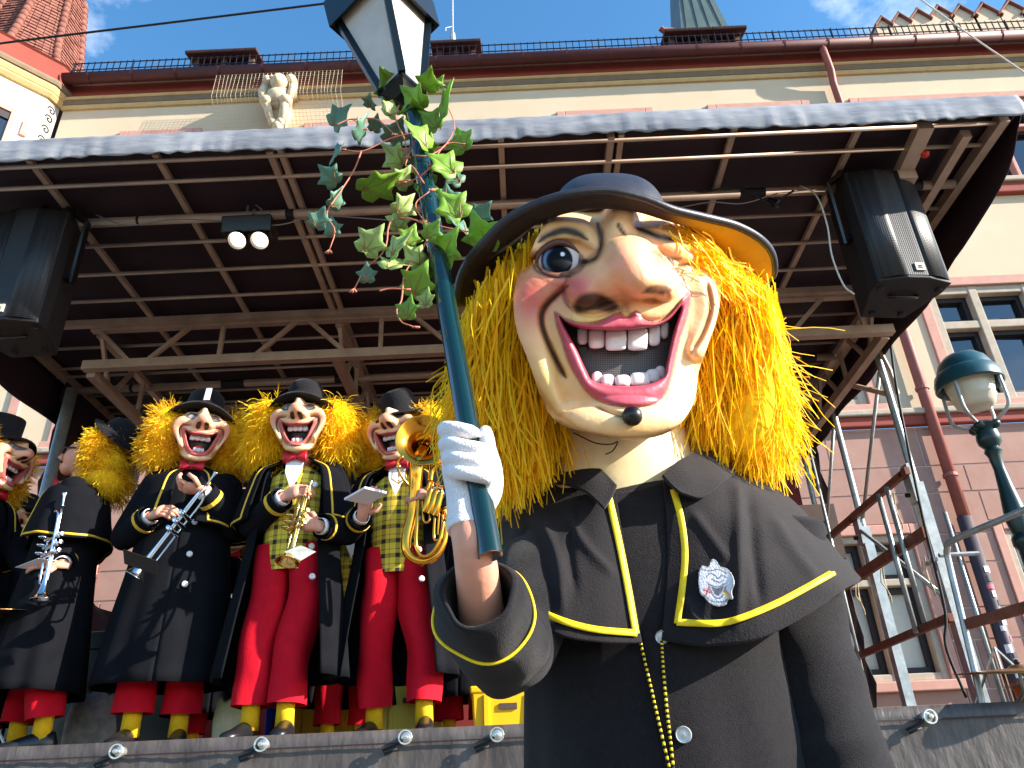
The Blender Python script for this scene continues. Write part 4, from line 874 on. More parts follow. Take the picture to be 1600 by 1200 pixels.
# sleeve of the hanging arm
q = cr1(A((1215,830,1.50),(1232,930,1.49),(1262,1060,1.46),(1306,1190,1.42),(1345,1300,1.36),(1375,1400,1.3)), 60); rad = np.interp(np.linspace(0, 1, 60), [0, .2, .5, .8, 1], [.085, .092, .088, .080, .074])
def sleeve_rings(q, rad, n, amp, freq, seed):
    b = MB().tube(q, rad, n, cap=False); V = b.v[0].reshape(len(q), n, 3); c = q[:, None]; s = np.linspace(0, 1, len(q))[:, None]; a = np.linspace(0, 2*math.pi, n, endpoint=False)[None]
    r = np.random.RandomState(seed); f = 1+amp*(np.sin(s*freq+1.4*np.sin(a+r.rand()*6)+r.rand()*6)*.6+np.sin(s*freq*1.7+2*np.cos(a*2+r.rand()*6))*.4+.5*np.sin(a*3+s*5))
    return c+(V-c)*f[..., None]
MB().loft(list(sleeve_rings(q, rad, 48, .045, 26, 4)), cap=False).build('sleeve', m_coat, hero, smooth=True, thick=.004)
hand_at = q[-1]
# sleeve of the raised arm: upper arm, then the wide cuff that has slid down to the elbow
q = cr1(A((880,850,1.45),(838,905,1.41),(812,975,1.35),(790,1012,1.30),(772,1018,1.26)), 40); rad = np.interp(np.linspace(0, 1, 40), [0, .3, .7, 1], [.075, .078, .074, .05])
MB().loft(list(sleeve_rings(q, rad, 40, .04, 16, 9)), cap=False).build('sleeve', m_coat, hero, smooth=True, thick=.004)
cb, ct_ = at(767, 1006, 1.27), at(747, 928, 1.115); ax = unit(ct_-cb); Lx = np.linalg.norm(ct_-cb)
ux = unit(np.cross(ax, (0, 1, 0))); vx = np.cross(ax, ux); cr_r = []
for s, r in ((-.6, .006), (-.55, .04), (-.35, .062), (0, .070), (.2, .073), (.45, .073), (.7, .071), (.9, .064), (1.0, .058), (1.035, .055), (1.04, .050), (1.0, .047), (.85, .045), (.6, .042), (.4, .03)):
    a = np.linspace(0, 2*math.pi, 64, endpoint=False); f = 1+.04*np.sin(a*3+s*4)+.03*np.sin(a*5-s*9)+.02*math.sin(s*22)+.018*np.sin(a*2+s*17)
    bend = (1-min(max(s, 0), 1))**2*.02
    cr_r.append(cb+ax*s*Lx+np.array([bend, bend*.6, 0])+(r*f)[:, None]*(np.outer(np.cos(a), ux)+np.outer(np.sin(a), vx)))
cuffr = cr1(np.array(cr_r), 70); cuff = MB().loft(list(cuffr), cap=False).build('cuff', m_coat, hero, smooth=True)
a = np.linspace(0, 2*math.pi, 64, endpoint=False); f = 1+.035*np.sin(a*3+.62*4)+.02*np.sin(a*5-.62*9)
rg2 = lambda s, r: cb+ax*s*Lx+(r*f)[:, None]*(np.outer(np.cos(a), ux)+np.outer(np.sin(a), vx))
MB().tube(rg2(.64, .0745)+np.array([.0026, .0015, 0]), .0026, 6, closed=True).build('cuff_trim', m_trim, cuff, smooth=True)
PB, PT = at(767, 869, 1.075), at(637, 128, 1.27); pa = unit(PT-PB); PL = np.linalg.norm(PT-PB)
def pole_at(py):                      # pole centre where it crosses a picture row
    lo, hi = 0., 1.
    for _ in range(40):
        m_ = (lo+hi)/2
        if projpx(PB+(PT-PB)*m_)[1] > py: lo = m_
        else: hi = m_
    return PB+(PT-PB)*lo
def hp(dx, py, tow):                  # a point beside the pole: picture offset, row, distance towards the viewer
    c = pole_at(py); w = (c-CAM)@FWD; return c+RGT*dx*w/LENS_PX+unit(CAM-c)*tow
# body below the clothes (forearm and hands are bare), trousers and shoes out of the frame
sh = [at(870, 860, 1.47), at(1190, 860, 1.50)]; el = at(775, 1020, 1.27); wr = hp(-31, 806, -.018)
bd = MB(); hip = np.array([cen[0], cen[1], .95]); nb = np.array([cen[0]-.035, cen[1], 1.58])
bd.tube([hip, hip+[0, 0, .25], hip+[-.02, 0, .5], nb, nb+[-.01, .03, .16]], [.15, .14, .12, .055, .08], 16)
bd.tube([sh[1], nb-[0, 0, .1], sh[0]], [.06, .09, .06], 14); bd.tube([sh[0], (sh[0]+el)/2, el], [.058, .05, .042], 14)
bd.tube(cr1(np.array([el, at(757, 985, 1.2), hp(-26, 900, -.03), wr]), 16), np.linspace(.042, .0245, 16), 16)
bd.tube([sh[1], at(1262, 1060, 1.46), hand_at], [.055, .045, .03], 14)
for s in (-1, 1): bd.tube([hip+[.09*s, 0, 0], hip+[.1*s, 0, -.45], hip+[.1*s, .02, -.86]], [.09, .06, .045], 12)
bd.ball(hand_at+[.01, -.01, -.07], (.035, .02, .06), 12)
for k in range(4): bd.tube([hand_at+[.035-.02*k, -.012, -.1], hand_at+[.038-.021*k, -.03, -.15], hand_at+[.034-.02*k, -.05, -.165]], [.009, .009, .007], 8)
bd.tube([hand_at+[-.03, -.01, -.05], hand_at+[-.05, -.03, -.085], hand_at+[-.045, -.05, -.11]], [.012, .010, .008], 8)
bo_ = bd.build('body', m_skin, hero, smooth=True); md = bo_.modifiers.new('merge', 'REMESH'); md.mode = 'VOXEL'; md.voxel_size = .006; md.use_smooth_shade = True
m_red = mat('red_wool', (196, 10, 34), .85, var=.1, vscale=20, bump=.2, bscale=120, spec=.2)
m_sock = mat('yellow_sock', (240, 184, 14), .85, var=.08, vscale=40, bump=.3, bscale=200)
m_shoe = mat('black_shoe', (24, 24, 28), .35, spec=.5)
for s in (-1, 1):
    f0 = hip+np.array([.1*s, 0, 0])
    MB().tube([f0+[0, 0, -.02], f0+[0, 0, -.4], f0+[0, .01, -.66]], [.11, .1, .095], 18).build('trouser_leg', m_red, hero, smooth=True)
    MB().tube([f0+[0, .01, -.6], f0+[0, .02, -.9]], [.055, .045], 14).build('sock', m_sock, hero, smooth=True)
    MB().loft([np.array([(f0[0]+w*math.cos(t), f0[1]+.06-y, .05+.05*h*math.sin(t)+(0.01*h)) for t in np.linspace(0, 2*math.pi, 14, endpoint=False)]) for y, w, h in ((-.03, .03, 1), (0, .04, 1.1), (.1, .045, 1), (.2, .05, .7), (.25, .035, .5), (.27, .01, .2))]).build('shoe', m_shoe, hero, smooth=True)

# ------------------------------------------------------------------ lamp post prop in the gloved hand
staff = thing('lantern_post', 'dark green street lantern prop on a pole, held up in a white glove', 'lantern', PB)
m_green = mat('green_gloss_paint', (3, 40, 38), .14, .0, var=.12, vscale=6, spec=.6, coat=.5)
m_lframe = mat('lantern_frame', (9, 16, 17), .35, spec=.4)
m_lglass = mat('frosted_lantern_pane', (226, 218, 208), .35, var=.12, vscale=9, trans=.35)
PR = .0178
b = MB().tube([PB, PB+pa*PL*.5, PT], PR, 40, cap=False); b.lathe([(.0005, .012), (PR-.002, .012), (PR-.002, .0), (PR, 0)], PB, pa, 40)
b.build('pole', m_green, staff, smooth=True)
c = pole_at(545)
MB().ball(c+unit(CAM-c)*PR+RGT*.002, .003, 10).build('rivet', m_bolt, staff, smooth=True)
LB = at(629, 146, 1.25); la = unit(pa-RGT*.05)
fr = [unit(RGT-la*(RGT@la)), unit(np.cross(la, RGT))]
ang0 = math.radians(-84)
def lc(k, r, h): t = ang0+k*math.pi/2; return LB+la*h+r*(fr[0]*math.cos(t)+fr[1]*math.sin(t))
vdir = unit(CAM-LB)
if (fr[1]@vdir) > 0: ang0 = -ang0
r0, r1, H = .047, .118, .36
MB().loft([np.array([lc(k, r, h) for k in range(4)]) for r, h in ((.02, -.02), (.03, -.012), (r0*.9, -.004), (r0*1.08, 0), (r0*1.08, .012))]).build('lantern_base', m_lframe, staff)
for k in range(4):
    MB().bar(lc(k, r0, .005), lc(k, r1, H), .016, .016, up=unit(lc(k, 1, 0)-LB)).build('lantern_bar', m_lframe, staff)
    p0, p1, p2, p3 = lc(k, r0*.97, .008), lc(k+1, r0*.97, .008), lc(k+1, r1*.97, H), lc(k, r1*.97, H)
    MB().add([p0, p1, p2, p3], [(0, 1, 2, 3)]).build('lantern_pane', m_lglass, staff, thick=.002)
    MB().bar(lc(k, r1, H), lc(k+1, r1, H), .022, .022, up=pa).build('lantern_bar', m_lframe, staff)
MB().loft([np.array([lc(k, r, h) for k in range(4)]) for r, h in ((r1*1.02, H+.012), (r1*1.05, H-.05), (r1*1.16, H-.055), (r1*1.2, H+.07), (r1*1.1, H+.09), (.03, H+.2), (.03, H+.24), (.005, H+.25))]).build('lantern_roof', m_lframe, staff)
# gloved hand closed round the pole
gl = MB()
for py, r in ((672, .0122), (695, .0118), (717, .0113), (738, .0103)):
    k = 0 if py == 672 else 1
    pth = [(-36, py+4, -.012), (-36, py-1, .010), (-25, py-2, .026), (-7, py+1, .031), (8, py+4, .028)] if k == 0 else [(-40, py+2, -.014), (-39, py-1, .008), (-27, py, .026), (-6, py+4, .031), (13, py+8, .027), (21, py+10, .012), (17, py+10, -.004)]
    P = cr1(np.array([hp(*p) for p in pth]), 26); gl.tube(P, r*np.interp(np.linspace(0, 1, 26), [0, .25, .5, .55, .95, 1], [1, 1.08, .98, 1.02, .9, .6]), 14); gl.ball(P[-1], r*.75, 10)
th = cr1(np.array([hp(-6, 795, -.012), hp(16, 768, -.004), hp(25, 735, .002), hp(25, 702, .008), hp(25, 680, .010), hp(26, 668, .010)]), 26); gl.tube(th, np.interp(np.linspace(0, 1, 26), [0, .3, .6, .75, .95, 1], [.021, .018, .0125, .0125, .0095, .006]), 14)
gl.tube(cr1(np.array([hp(-28, 674, -.012), hp(-33, 705, -.014), hp(-33, 740, -.012), hp(-30, 775, -.014), hp(-31, 808, -.018), hp(-32, 828, -.018)]), 20), np.interp(np.linspace(0, 1, 20), [0, .15, .5, .8, 1], [.012, .017, .021, .0265, .0285]), 18)
gl.tube([hp(-8, 700, -.022), hp(-2, 740, -.022), hp(-12, 785, -.018)], [.015, .019, .021], 14)
glo = gl.build('glove', m_glove, hero, smooth=True); md = glo.modifiers.new('merge', 'REMESH'); md.mode = 'VOXEL'; md.voxel_size = .0019; md.use_smooth_shade = True
md = glo.modifiers.new('soft', 'SMOOTH'); md.iterations = 3; md.factor = .5

# ------------------------------------------------------------------ ivy wound round the lantern post
ivy = thing('ivy_garland', 'artificial ivy garland with reddish stems twined round the lantern post', 'garland', pole_at(300))
m_leaf = [mat('ivy_green', (134, 178, 62), .45, var=.25, vscale=22, trans=.3, spec=.4), mat('ivy_blue_green', (98, 140, 116), .5, var=.2, vscale=22, trans=.2, spec=.4), mat('ivy_pale', (176, 200, 120), .45, var=.2, vscale=22, trans=.35, spec=.4)]
m_vein = mat('ivy_vein', (150, 110, 70), .6); m_vine = mat('ivy_stem', (186, 110, 84), .6, var=.15)
LEAF = [(0, -.42), (.16, -.50), (.42, -.36), (.34, -.16), (.56, .08), (.30, .14), (.16, .30), (0, .62), (-.16, .30), (-.30, .14), (-.56, .08), (-.34, -.16), (-.42, -.36), (-.16, -.50)]
rl = np.random.RandomState(12)
def leaf(zx, zy, sz, tone, k):
    px, py = 480+zx/2.306, zy/2.306; c = pole_at(min(max(py, 120), 700)); Y = c[1]+rl.uniform(-.05, .02)+(.03 if tone == 1 else 0); ctr = at(px, py, Y); w = (ctr-CAM)@FWD; s = sz/2.306*w/LENS_PX*1.62
    nrm_ = unit(-unit(ctr-CAM)+rl.normal(size=3)*.42+np.array([0, 0, .15])); an = rl.uniform(-.9, .9)+math.pi
    u = unit(np.cross(nrm_, UPV)); v = np.cross(nrm_, u); ca, sa = math.cos(an), math.sin(an); u, v = u*ca+v*sa, -u*sa+v*ca
    O = cr1(np.array(LEAF+[LEAF[0]]), 43)[:-1] if False else np.array(LEAF)
    # subdivide the outline a little so lobes are pointed but sides curved
    M2 = []
    for i in range(len(O)): M2 += [O[i], (O[i]+O[(i+1) % len(O)])/2*1.03]
    O = np.array(M2); n = len(O); vs = [ctr-nrm_*s*.02]; cup = rl.uniform(.1, .3); tw = rl.uniform(-.25, .25)
    def pt(x, y): return ctr+s*(u*x+v*y+nrm_*(cup*abs(x)*.8-.35*cup*y*y+tw*x*y+.03*math.sin(9*y+k)))
    vs = [pt(0, -.1)]+[pt(x*.5, y*.5) for x, y in O]+[pt(x, y) for x, y in O]; f = []
    for i in range(n):
        j = (i+1) % n; f += [(0, 1+i, 1+j), (1+i, 1+n+i, 1+n+j, 1+j)]
    lf = MB().add(vs, f).build('leaf', m_leaf[tone], ivy, smooth=True, thick=.0006)
    vb = MB()
    for x, y in ((0, .5), (.4, .06), (-.4, .06), (.28, -.3), (-.28, -.3)): vb.tube([pt(0, -.4)+nrm_*.0008, pt(x*.5, -.15+y*.5)+nrm_*.0012, pt(x, y)+nrm_*.0008], [.0009, .0007, .0003], 4)
    vb.build('leaf_veins', m_vein, lf); return pt(0, -.45)
LV = [(345,240,52,0),(296,300,78,0),(340,345,50,0),(435,290,56,0),(500,375,104,0),(268,325,46,1),(395,400,74,0),(440,435,64,0),(400,488,80,0),(318,475,66,1),(120,422,66,1),(198,462,72,1),(245,445,40,1),(103,547,62,1),(78,632,58,1),(105,715,54,1),(45,787,54,1),(90,818,46,1),(555,507,66,0),(490,592,84,0),(262,662,104,0),(312,562,66,2),(345,640,56,2),(525,640,52,1),(442,692,62,0),(520,742,84,0),(502,712,62,1),(350,740,62,2),(330,790,56,2),(630,768,58,1),(630,842,98,0),(506,892,92,0),(235,866,76,2),(332,882,78,2),(380,922,62,2),(315,952,72,2),(215,985,46,1),(402,1012,84,0),(430,1075,48,2),(365,1110,56,0),(552,822,62,1),(452,830,52,0),(370,852,56,0),(226,366,40,1),(300,392,52,2),(382,560,44,1),(420,640,56,0),(470,300,40,0),(370,300,40,1)]
for k in range(5): zy = rl.uniform(240, 1030); LV.append((360+(zy-300)*.12+rl.normal()*60, zy, rl.uniform(40, 76), int(rl.choice([0, 0, 0, 2, 1]))))
for k, l in enumerate(LV): leaf(*l, k)
ST = [[(380,560),(440,560),(500,520),(530,450),(500,370)], [(370,650),(300,655),(250,650)], [(380,480),(300,500),(200,545),(140,540)], [(195,545),(170,610),(120,690),(70,770),(100,830),(80,900)], [(420,660),(380,600),(355,590),(400,480)], [(460,830),(380,790),(300,800),(280,900),(210,970),(170,1040)], [(380,940),(350,990),(340,1080),(322,1120),(340,1160),(378,1175)], [(420,890),(440,830),(390,740),(440,690)], [(260,1048),(300,1040),(345,1042)], [(250,85),(290,80),(325,102)], [(330,380),(320,430),(350,500),(360,560)], [(570,520),(500,520),(450,590)], [(650,850),(560,830),(500,820),(430,800)], [(290,150),(320,145)], [(105,450),(160,430),(200,460)], [(450,600),(400,640),(360,655)], [(160,430),(250,430),(310,480)]]
vm = MB()
for s in ST:
    pts = cr1(np.array(s, float), 18); P = []
    for zx, zy in pts:
        px, py = 480+zx/2.306, zy/2.306; c = pole_at(min(max(py, 120), 700)); d = abs(px-projpx(c)[0]); P.append(at(px, py, c[1]-.03+min(d, 60)*.0003))
    vm = MB().tube(P, np.linspace(.0019, .0011, 18), 6); 
    for e_ in (-.6, 0, .6): vm.tube([P[-1], P[-1]+(unit(P[-1]-P[-3])*math.cos(e_)+RGT*math.sin(e_))*.010], [.0013, .0024], 5)
    vm.build('stem', m_vine, ivy, smooth=True)
# ------------------------------------------------------------------ the band on the stage
m_wool = mat('dark_wool', (15, 16, 21), .95, var=.25, vscale=8, bump=.25, bscale=200, spec=.12)
m_piping = mat('gold_piping', (226, 180, 52), .6)
m_shirt = mat('white_shirt', (232, 230, 232), .8)
m_bow = mat('red_satin', (186, 20, 40), .4)
m_silver = mat('silver_plate', (214, 216, 220), .14, 1.)
m_brass = mat('lacquered_brass', (226, 158, 58), .16, 1., var=.15, vscale=10)
m_gold2 = mat('pale_brass', (236, 200, 120), .16, 1.)
m_paper = mat('white_paper', (236, 232, 236), .7)
m_grey = mat('grey_cloth', (120, 118, 122), .9, var=.15)
def plaid():
    m = bpy.data.materials.new('yellow_tartan'); m.use_nodes = True; N, L = m.node_tree.nodes, m.node_tree.links; b = N['Principled BSDF']; b.inputs['Roughness'].default_value = .85
    t = N.new('ShaderNodeTexCoord'); s = N.new('ShaderNodeSeparateXYZ'); L.new(t.outputs['Object'], s.inputs[0])
    def bands(sock, per, duty, off=0.):
        a = N.new('ShaderNodeMath'); a.operation = 'MULTIPLY_ADD'; a.inputs[1].default_value = 1/per; a.inputs[2].default_value = off; L.new(sock, a.inputs[0])
        f = N.new('ShaderNodeMath'); f.operation = 'FRACT'; L.new(a.outputs[0], f.inputs[0]); c = N.new('ShaderNodeMath'); c.operation = 'LESS_THAN'; c.inputs[1].default_value = duty; L.new(f.outputs[0], c.inputs[0]); return c.outputs[0]
    def add(a, c, w):
        n = N.new('ShaderNodeMath'); n.operation = 'MULTIPLY_ADD'; n.inputs[1].default_value = w; L.new(a, n.inputs[0])
        if c is None: n.inputs[2].default_value = 0
        else: L.new(c, n.inputs[2])
        return n.outputs[0]
    v = add(bands(s.outputs['X'], .085, .30), None, .5); v = add(bands(s.outputs['Z'], .085, .30), v, .5); v = add(bands(s.outputs['X'], .085, .07, .45), v, .35); v = add(bands(s.outputs['Z'], .085, .07, .45), v, .35)
    r = N.new('ShaderNodeMixRGB'); r.use_clamp = True; r.inputs[1].default_value = (*lin((236, 204, 64)), 1); r.inputs[2].default_value = (*lin((34, 30, 26)), 1); L.new(v, r.inputs[0]); L.new(r.outputs[0], b.inputs['Base Color']); return m
m_plaid = plaid()
BAND = dict(
 outline=[(-60,-92),(-84,-66),(-104,-34),(-102,0),(-84,34),(-66,70),(-40,102),(0,112),(40,102),(66,70),(84,34),(102,0),(104,-34),(84,-66),(60,-92),(0,-100)],
 centre=(0, 6), round=85, depth=62, k=5., u=1.2, base=(240, 196, 150), lipcol=(206, 106, 96), lipin=(140, 40, 40), liph=8, hole=40,
 lip=[(-74,-16),(-44,0),(-14,2),(0,-1),(14,2),(44,0),(76,-20),(68,18),(50,62),(28,88),(0,95),(-28,88),(-50,62),(-66,18)],
 mouth=[(-58,-2),(-30,10),(0,11),(30,10),(58,-4),(50,24),(36,58),(20,74),(0,78),(-20,74),(-36,58),(-50,24)],
 forms=[('ell', 0, -46, 34, 30, 0, 66, 44), ('ell', -24, -32, 20, 17, 0, 58, 26), ('ell', 24, -32, 20, 17, 0, 58, 26), ('tube', [(0,-92),(0,-60)], [12,20], [58,66], 14),
  ('tube', [(-40,-42),(-74,-40),(-90,-14),(-80,24),(-66,56)], [12,20,20,15,10], [46,44,38,40,42], 16), ('tube', [(40,-42),(74,-44),(92,-18),(82,22),(66,56)], [12,20,20,15,10], [46,44,38,40,42], 16), ('ell', 0, 98, 40, 16, 0, 44, 14)],
 creases=[([(-40,-24),(-72,-22),(-78,0),(-68,40)], 4, 9), ([(40,-24),(74,-26),(80,-2),(68,40)], 4, 9)],
 paint=[('blob', -84, -14, 26, 34, (220,104,84), .7), ('blob', 84, -16, 26, 34, (220,104,84), .7), ('blob', 0, -46, 36, 28, (226,120,96), .7),
  ('poly', [(-22,-30),(-8,-30),(-6,-18),(-14,-10),(-24,-16)], 2.5, (20,12,12), 1.), ('poly', [(22,-30),(8,-30),(6,-18),(14,-10),(24,-16)], 2.5, (20,12,12), 1.),
  ('poly', [(-70,-62),(-50,-82),(-26,-78),(-20,-62),(-34,-50),(-58,-50)], 3, (30,24,30), .95), ('poly', [(70,-62),(50,-82),(26,-78),(20,-62),(34,-50),(58,-50)], 3, (30,24,30), .95),
  ('blob', -44, -64, 11, 8, (206,210,216), .9), ('blob', 46, -60, 12, 4, (120,140,150), .7), ('blob', -42, -64, 5, 6, (16,18,26), 1.),
  ('line', [(-40,-24),(-72,-22),(-80,0),(-68,44)], 3.5, (80,40,26), .85), ('line', [(40,-24),(74,-26),(82,-2),(68,44)], 3.5, (80,40,26), .85)])
MASK_CACHE = {}
class MX(MB):                          # geometry given in a figure's own coordinates
    def __init__(s, fig): super().__init__(); s.fig = fig
    def build(s, name, m, parent=None, **k):
        R, t, sc_ = s.fig['R'], s.fig['t'], s.fig['s']; s.v = [v*sc_@R.T+t for v in s.v]; return super().build(name, m, parent, **k)
def rotz(a): c, s = math.cos(a), math.sin(a); return np.array([[c, -s, 0], [s, c, 0], [0, 0, 1.]])
def rotx(a): c, s = math.cos(a), math.sin(a); return np.array([[1., 0, 0], [0, c, -s], [0, s, c]])
def roty(a): c, s = math.cos(a), math.sin(a); return np.array([[c, 0, s], [0, 1., 0], [-s, 0, c]])
def hand(b, w, d, nrm, curl=.8, sc_=1., side=1, mi=0):
    """wrist w, direction d along the palm, nrm out of the back of the hand"""
    d, nrm = unit(d), unit(nrm); nrm = unit(nrm-d*(nrm@d)); u = np.cross(d, nrm)*side; L = .085*sc_
    b.tube([w-d*.04*sc_, w+d*.02*sc_, w+d*.06*sc_, w+d*L], np.array([.027, .032, .04, .036])*sc_, 10, flat=.55, up=nrm)
    for k, ln in enumerate((.07, .078, .072, .058)):
        o = w+d*L+u*(.028-.0187*k)*sc_; p = [o-d*.012*sc_]; a = curl*.4; dd = d
        for sg_ in (.45, .32, .23):
            dd = unit(d*math.cos(a)-nrm*math.sin(a)); p.append(p[-1]+dd*ln*sg_*sc_*1.25); a += curl*.75
        b.tube(p, np.array([.0105, .0105, .0095, .0075])*sc_, 7)
    o = w+d*.02*sc_+u*.026*sc_; t1 = o+(d*.5+u*.75-nrm*.3)*.045*sc_; t2 = t1+(d*.85+u*.1-nrm*.5)*.04*sc_; b.tube([o, t1, t2], np.array([.015, .0125, .009])*sc_, 7)
def fuzz(b, lobes, n, ln, wd, rs, down=.5, cols=((250, 206, 40), (226, 160, 20)), npt=4, skip=None):
    C = np.array([c for c, r in lobes]); Rr_ = np.array([r for c, r in lobes]); k = rs.randint(len(lobes), size=n); v = rs.normal(size=(n, 3)); v /= np.linalg.norm(v, axis=1, keepdims=True)
    p = C[k]+Rr_[k]*v*rs.uniform(.8, 1., (n, 1))
    if skip is not None: kp = ~skip(p); p, v = p[kp], v[kp]
    n = len(p); nz_ = lambda d: d/(np.linalg.norm(d, axis=1, keepdims=True)+1e-9)
    d = nz_(v*.8+np.array([0, 0, -down])+rs.normal(size=(n, 3))*.35); L = ln*rs.uniform(.6, 1.2, (n, 1)); P = [p]
    for _ in range(npt-1): d = nz_(d+np.array([0, 0, -.28*down])+rs.normal(size=(n, 3))*.22); P.append(P[-1]+d*L/(npt-1))
    t = rs.rand(n, 1); strands(b, np.stack(P, 1), wd*rs.uniform(.7, 1.3, n), lin(cols[0])*(1-t)+lin(cols[1])*t, rs.rand(n)*6.3)
def hat_shape(b, c, rx, ry, h, brim, R, kind):
    n = 36; a = np.linspace(0, 2*math.pi, n, endpoint=False)
    def ring(r, z, droop=0): return c+np.stack([r*rx*np.cos(a), r*ry*np.sin(a), z-droop*np.cos(a*1)**2], 1)@R.T
    pr = [(1.0, 0), (.98, h*.5), (.9, h*.85), (.72, h), (.4, h*.98), (.01, h*.9)] if kind == 'felt' else [(1., 0), (.97, h*.9), (.95, h), (.02, h*.99)] if kind == 'tall' else [(1.0, 0), (1.02, h*.3), (.9, h*.75), (.6, h), (.01, h*1.05)]
    b.loft([ring(brim, .0, .05), ring(brim*.98, .012, .05), ring(1.25, .016, .01)]+[ring(r, z+.016) for r, z in pr], cap=False); b.loft([ring(1., .005), ring(1.3, -.0, .01), ring(brim, .0, .05)], cap=False)
def musician(px, Y, yaw, label, coat_open=0., mask_yaw=0., mask_pitch=0., face='mask', wig='fuzz', hat='felt', wr=None, seed=1, sc_=1.05, trousers=True, feet=((-.11, 0), (.11, .05)), elbow_out=(.12, .12), hands=True, lean=0., hat_rot=(0, 0, 0), coat_m=None, hat_off=(0, 0, 0), nw=1500, waist=True, buttons=False):
    x0 = at(px, 690, Y)[0]; base = np.array([x0, Y, FZ]); R = rotz(yaw); fig = dict(R=R, t=base, s=sc_); rs = np.random.RandomState(seed)
    P = thing('person', label, 'person', base, 'masked musicians on the stage')
    cm = coat_m or m_wool
    loc = lambda p: (np.asarray(p)-base)@R/sc_
    for i, (fx, fy) in enumerate(feet):
        s = -1 if i == 0 else 1
        b = MX(fig); b.tube(cr1(np.array([(s*.09, .0, .98), (s*.1, -.01, .7), (fx*1.0, fy*.6, .42), (fx, fy, .17)]), 18), np.interp(np.linspace(0, 1, 18), [0, .4, 1], [.105, .098, .092]), 28, cap=False)
        V_ = b.v[0].reshape(18, 28, 3); c_ = V_.mean(1, keepdims=True); a_ = np.linspace(0, 2*math.pi, 28, endpoint=False)[None]; s_ = np.linspace(0, 1, 18)[:, None]; b.v[0] = (c_+(V_-c_)*(1+.07*np.sin(a_*3+seed+i)*s_+.05*np.sin(s_*14+a_*2+seed)+.05*np.cos(a_*4+seed*2))[..., None]).reshape(-1, 3)
        if trousers: b.build('trouser_leg', m_red, P, smooth=True)
        MX(fig).tube([(fx, fy, .3), (fx, fy+.005, .15), (fx, fy+.01, .06)], [.052, .045, .048], 12).build('sock', m_sock, P, smooth=True)
        aa = np.linspace(0, 2*math.pi, 16, endpoint=False); sh = MX(fig); tw = s*.12
        sh.loft([np.stack([fx+w*np.cos(aa)+tw*(y-.0), np.full(16, fy+.07-y), np.maximum(.0, .045*h+.05*h*np.sin(aa))], 1) for y, w, h in ((-.02, .02, .6), (.0, .038, 1.15), (.06, .042, 1.2), (.13, .043, .95), (.2, .047, .65), (.26, .042, .5), (.295, .02, .32))]); sh.build('shoe', m_shoe, P, smooth=True)
    # long coat, open or closed in front
    g0 = coat_open; n = 90; a = np.linspace(-math.pi/2+g0, 3*math.pi/2-g0, n); rings = []
    for z, rx, ry in ((1.46, .12, .09), (1.40, .215, .135), (1.25, .245, .16), (1.05, .245, .17), (.85, .265, .19), (.6, .30, .22), (.29, .335, .255)):
        f = 1+(.03*np.sin(a*7+seed)+.02*np.sin(a*13+seed*2))*np.clip((1.2-z)*1.3, 0, 1); gap = np.clip((1.1-z)*.12*coat_open, 0, .1)*np.sign(np.cos(a))*np.exp(-((np.abs(np.sin((a+math.pi/2)/2)))/.35)**2)
        rings.append(np.stack([rx*f*np.cos(a)+gap, ry*f*np.sin(a), np.full(n, z)], 1))
    rr = cr1(np.array(rings), 40); co = MX(fig).loft(list(rr), cap=False, ring_closed=False).build('coat', cm, P, smooth=True, thick=.008)
    if buttons or coat_open:
        for z in (1.3, 1.12, .95, .78):
            k = int(np.argmin(np.abs(rr[:, 0, 2]-z))); p = rr[k, 0] if coat_open else rr[k, 2]; MX(fig).lathe([(.016, -.004), (.016, .008), (.012, .012), (.001, .012)], p+np.array([-.03 if coat_open else .035, -.004, 0]), (0, -1, 0), 12).build('button', m_shirt, co, smooth='auto')
    if coat_open and waist:
        MX(fig).loft([np.stack([rx*np.cos(t_), ry*np.sin(t_), np.full(40, z)], 1) for t_ in [np.linspace(0, 2*math.pi, 40, endpoint=False)] for z, rx, ry in ((.84, .165, .115), (.95, .16, .12), (1.1, .165, .125), (1.25, .175, .125), (1.38, .16, .11), (1.44, .09, .08))], cap=False).build('waistcoat', m_plaid, P, smooth=True)
        MX(fig).add([(-.05, -.105, 1.46), (.05, -.105, 1.46), (.045, -.125, 1.38), (0, -.14, 1.27), (-.045, -.125, 1.38)], [(0, 1, 2, 3, 4)]).build('shirt', m_shirt, P, thick=.004)
    # shoulder cape with piping
    cg = max(g0*.9, .22); a = np.linspace(-math.pi/2+cg, 3*math.pi/2-cg, n); rings = []
    for z, rx, ry in ((1.49, .10, .085), (1.46, .15, .11), (1.40, .255, .17), (1.28, .30, .20), (1.17, .33, .225), (1.12, .338, .232)):
        f = 1+(.02*np.sin(a*6+seed*3)+.015*np.sin(a*11))*np.clip((1.45-z)*3, 0, 1); rings.append(np.stack([rx*f*np.cos(a), ry*f*np.sin(a)+.0, np.full(n, z)-.05*np.cos(a)**2*np.clip((1.3-z)*5, 0, 1)], 1))
    rc = cr1(np.array(rings), 30); ca = MX(fig).loft(list(rc), cap=False, ring_closed=False).build('cape', cm, P, smooth=True, thick=.008)
    edge = np.concatenate([rc[4:28, 3], rc[27, 4:-4], rc[4:28, -4][::-1]]); ce = np.array([0, 0, 1.2]); out = edge-ce; out[:, 2] = 0; out /= np.linalg.norm(out, axis=1, keepdims=True)
    MX(fig).tube(edge+out*.006, .0075, 6).build('piping', m_piping, ca, smooth=True)
    # body: neck, arms and bare hands in one mesh; sleeves over it
    bd = MX(fig); bd.tube([(0, .02, 1.0), (0, .02, 1.3), (0, .0, 1.45), (0, -.01, 1.56), (0, -.02, 1.66)], [.12, .13, .06, .052, .07], 12)
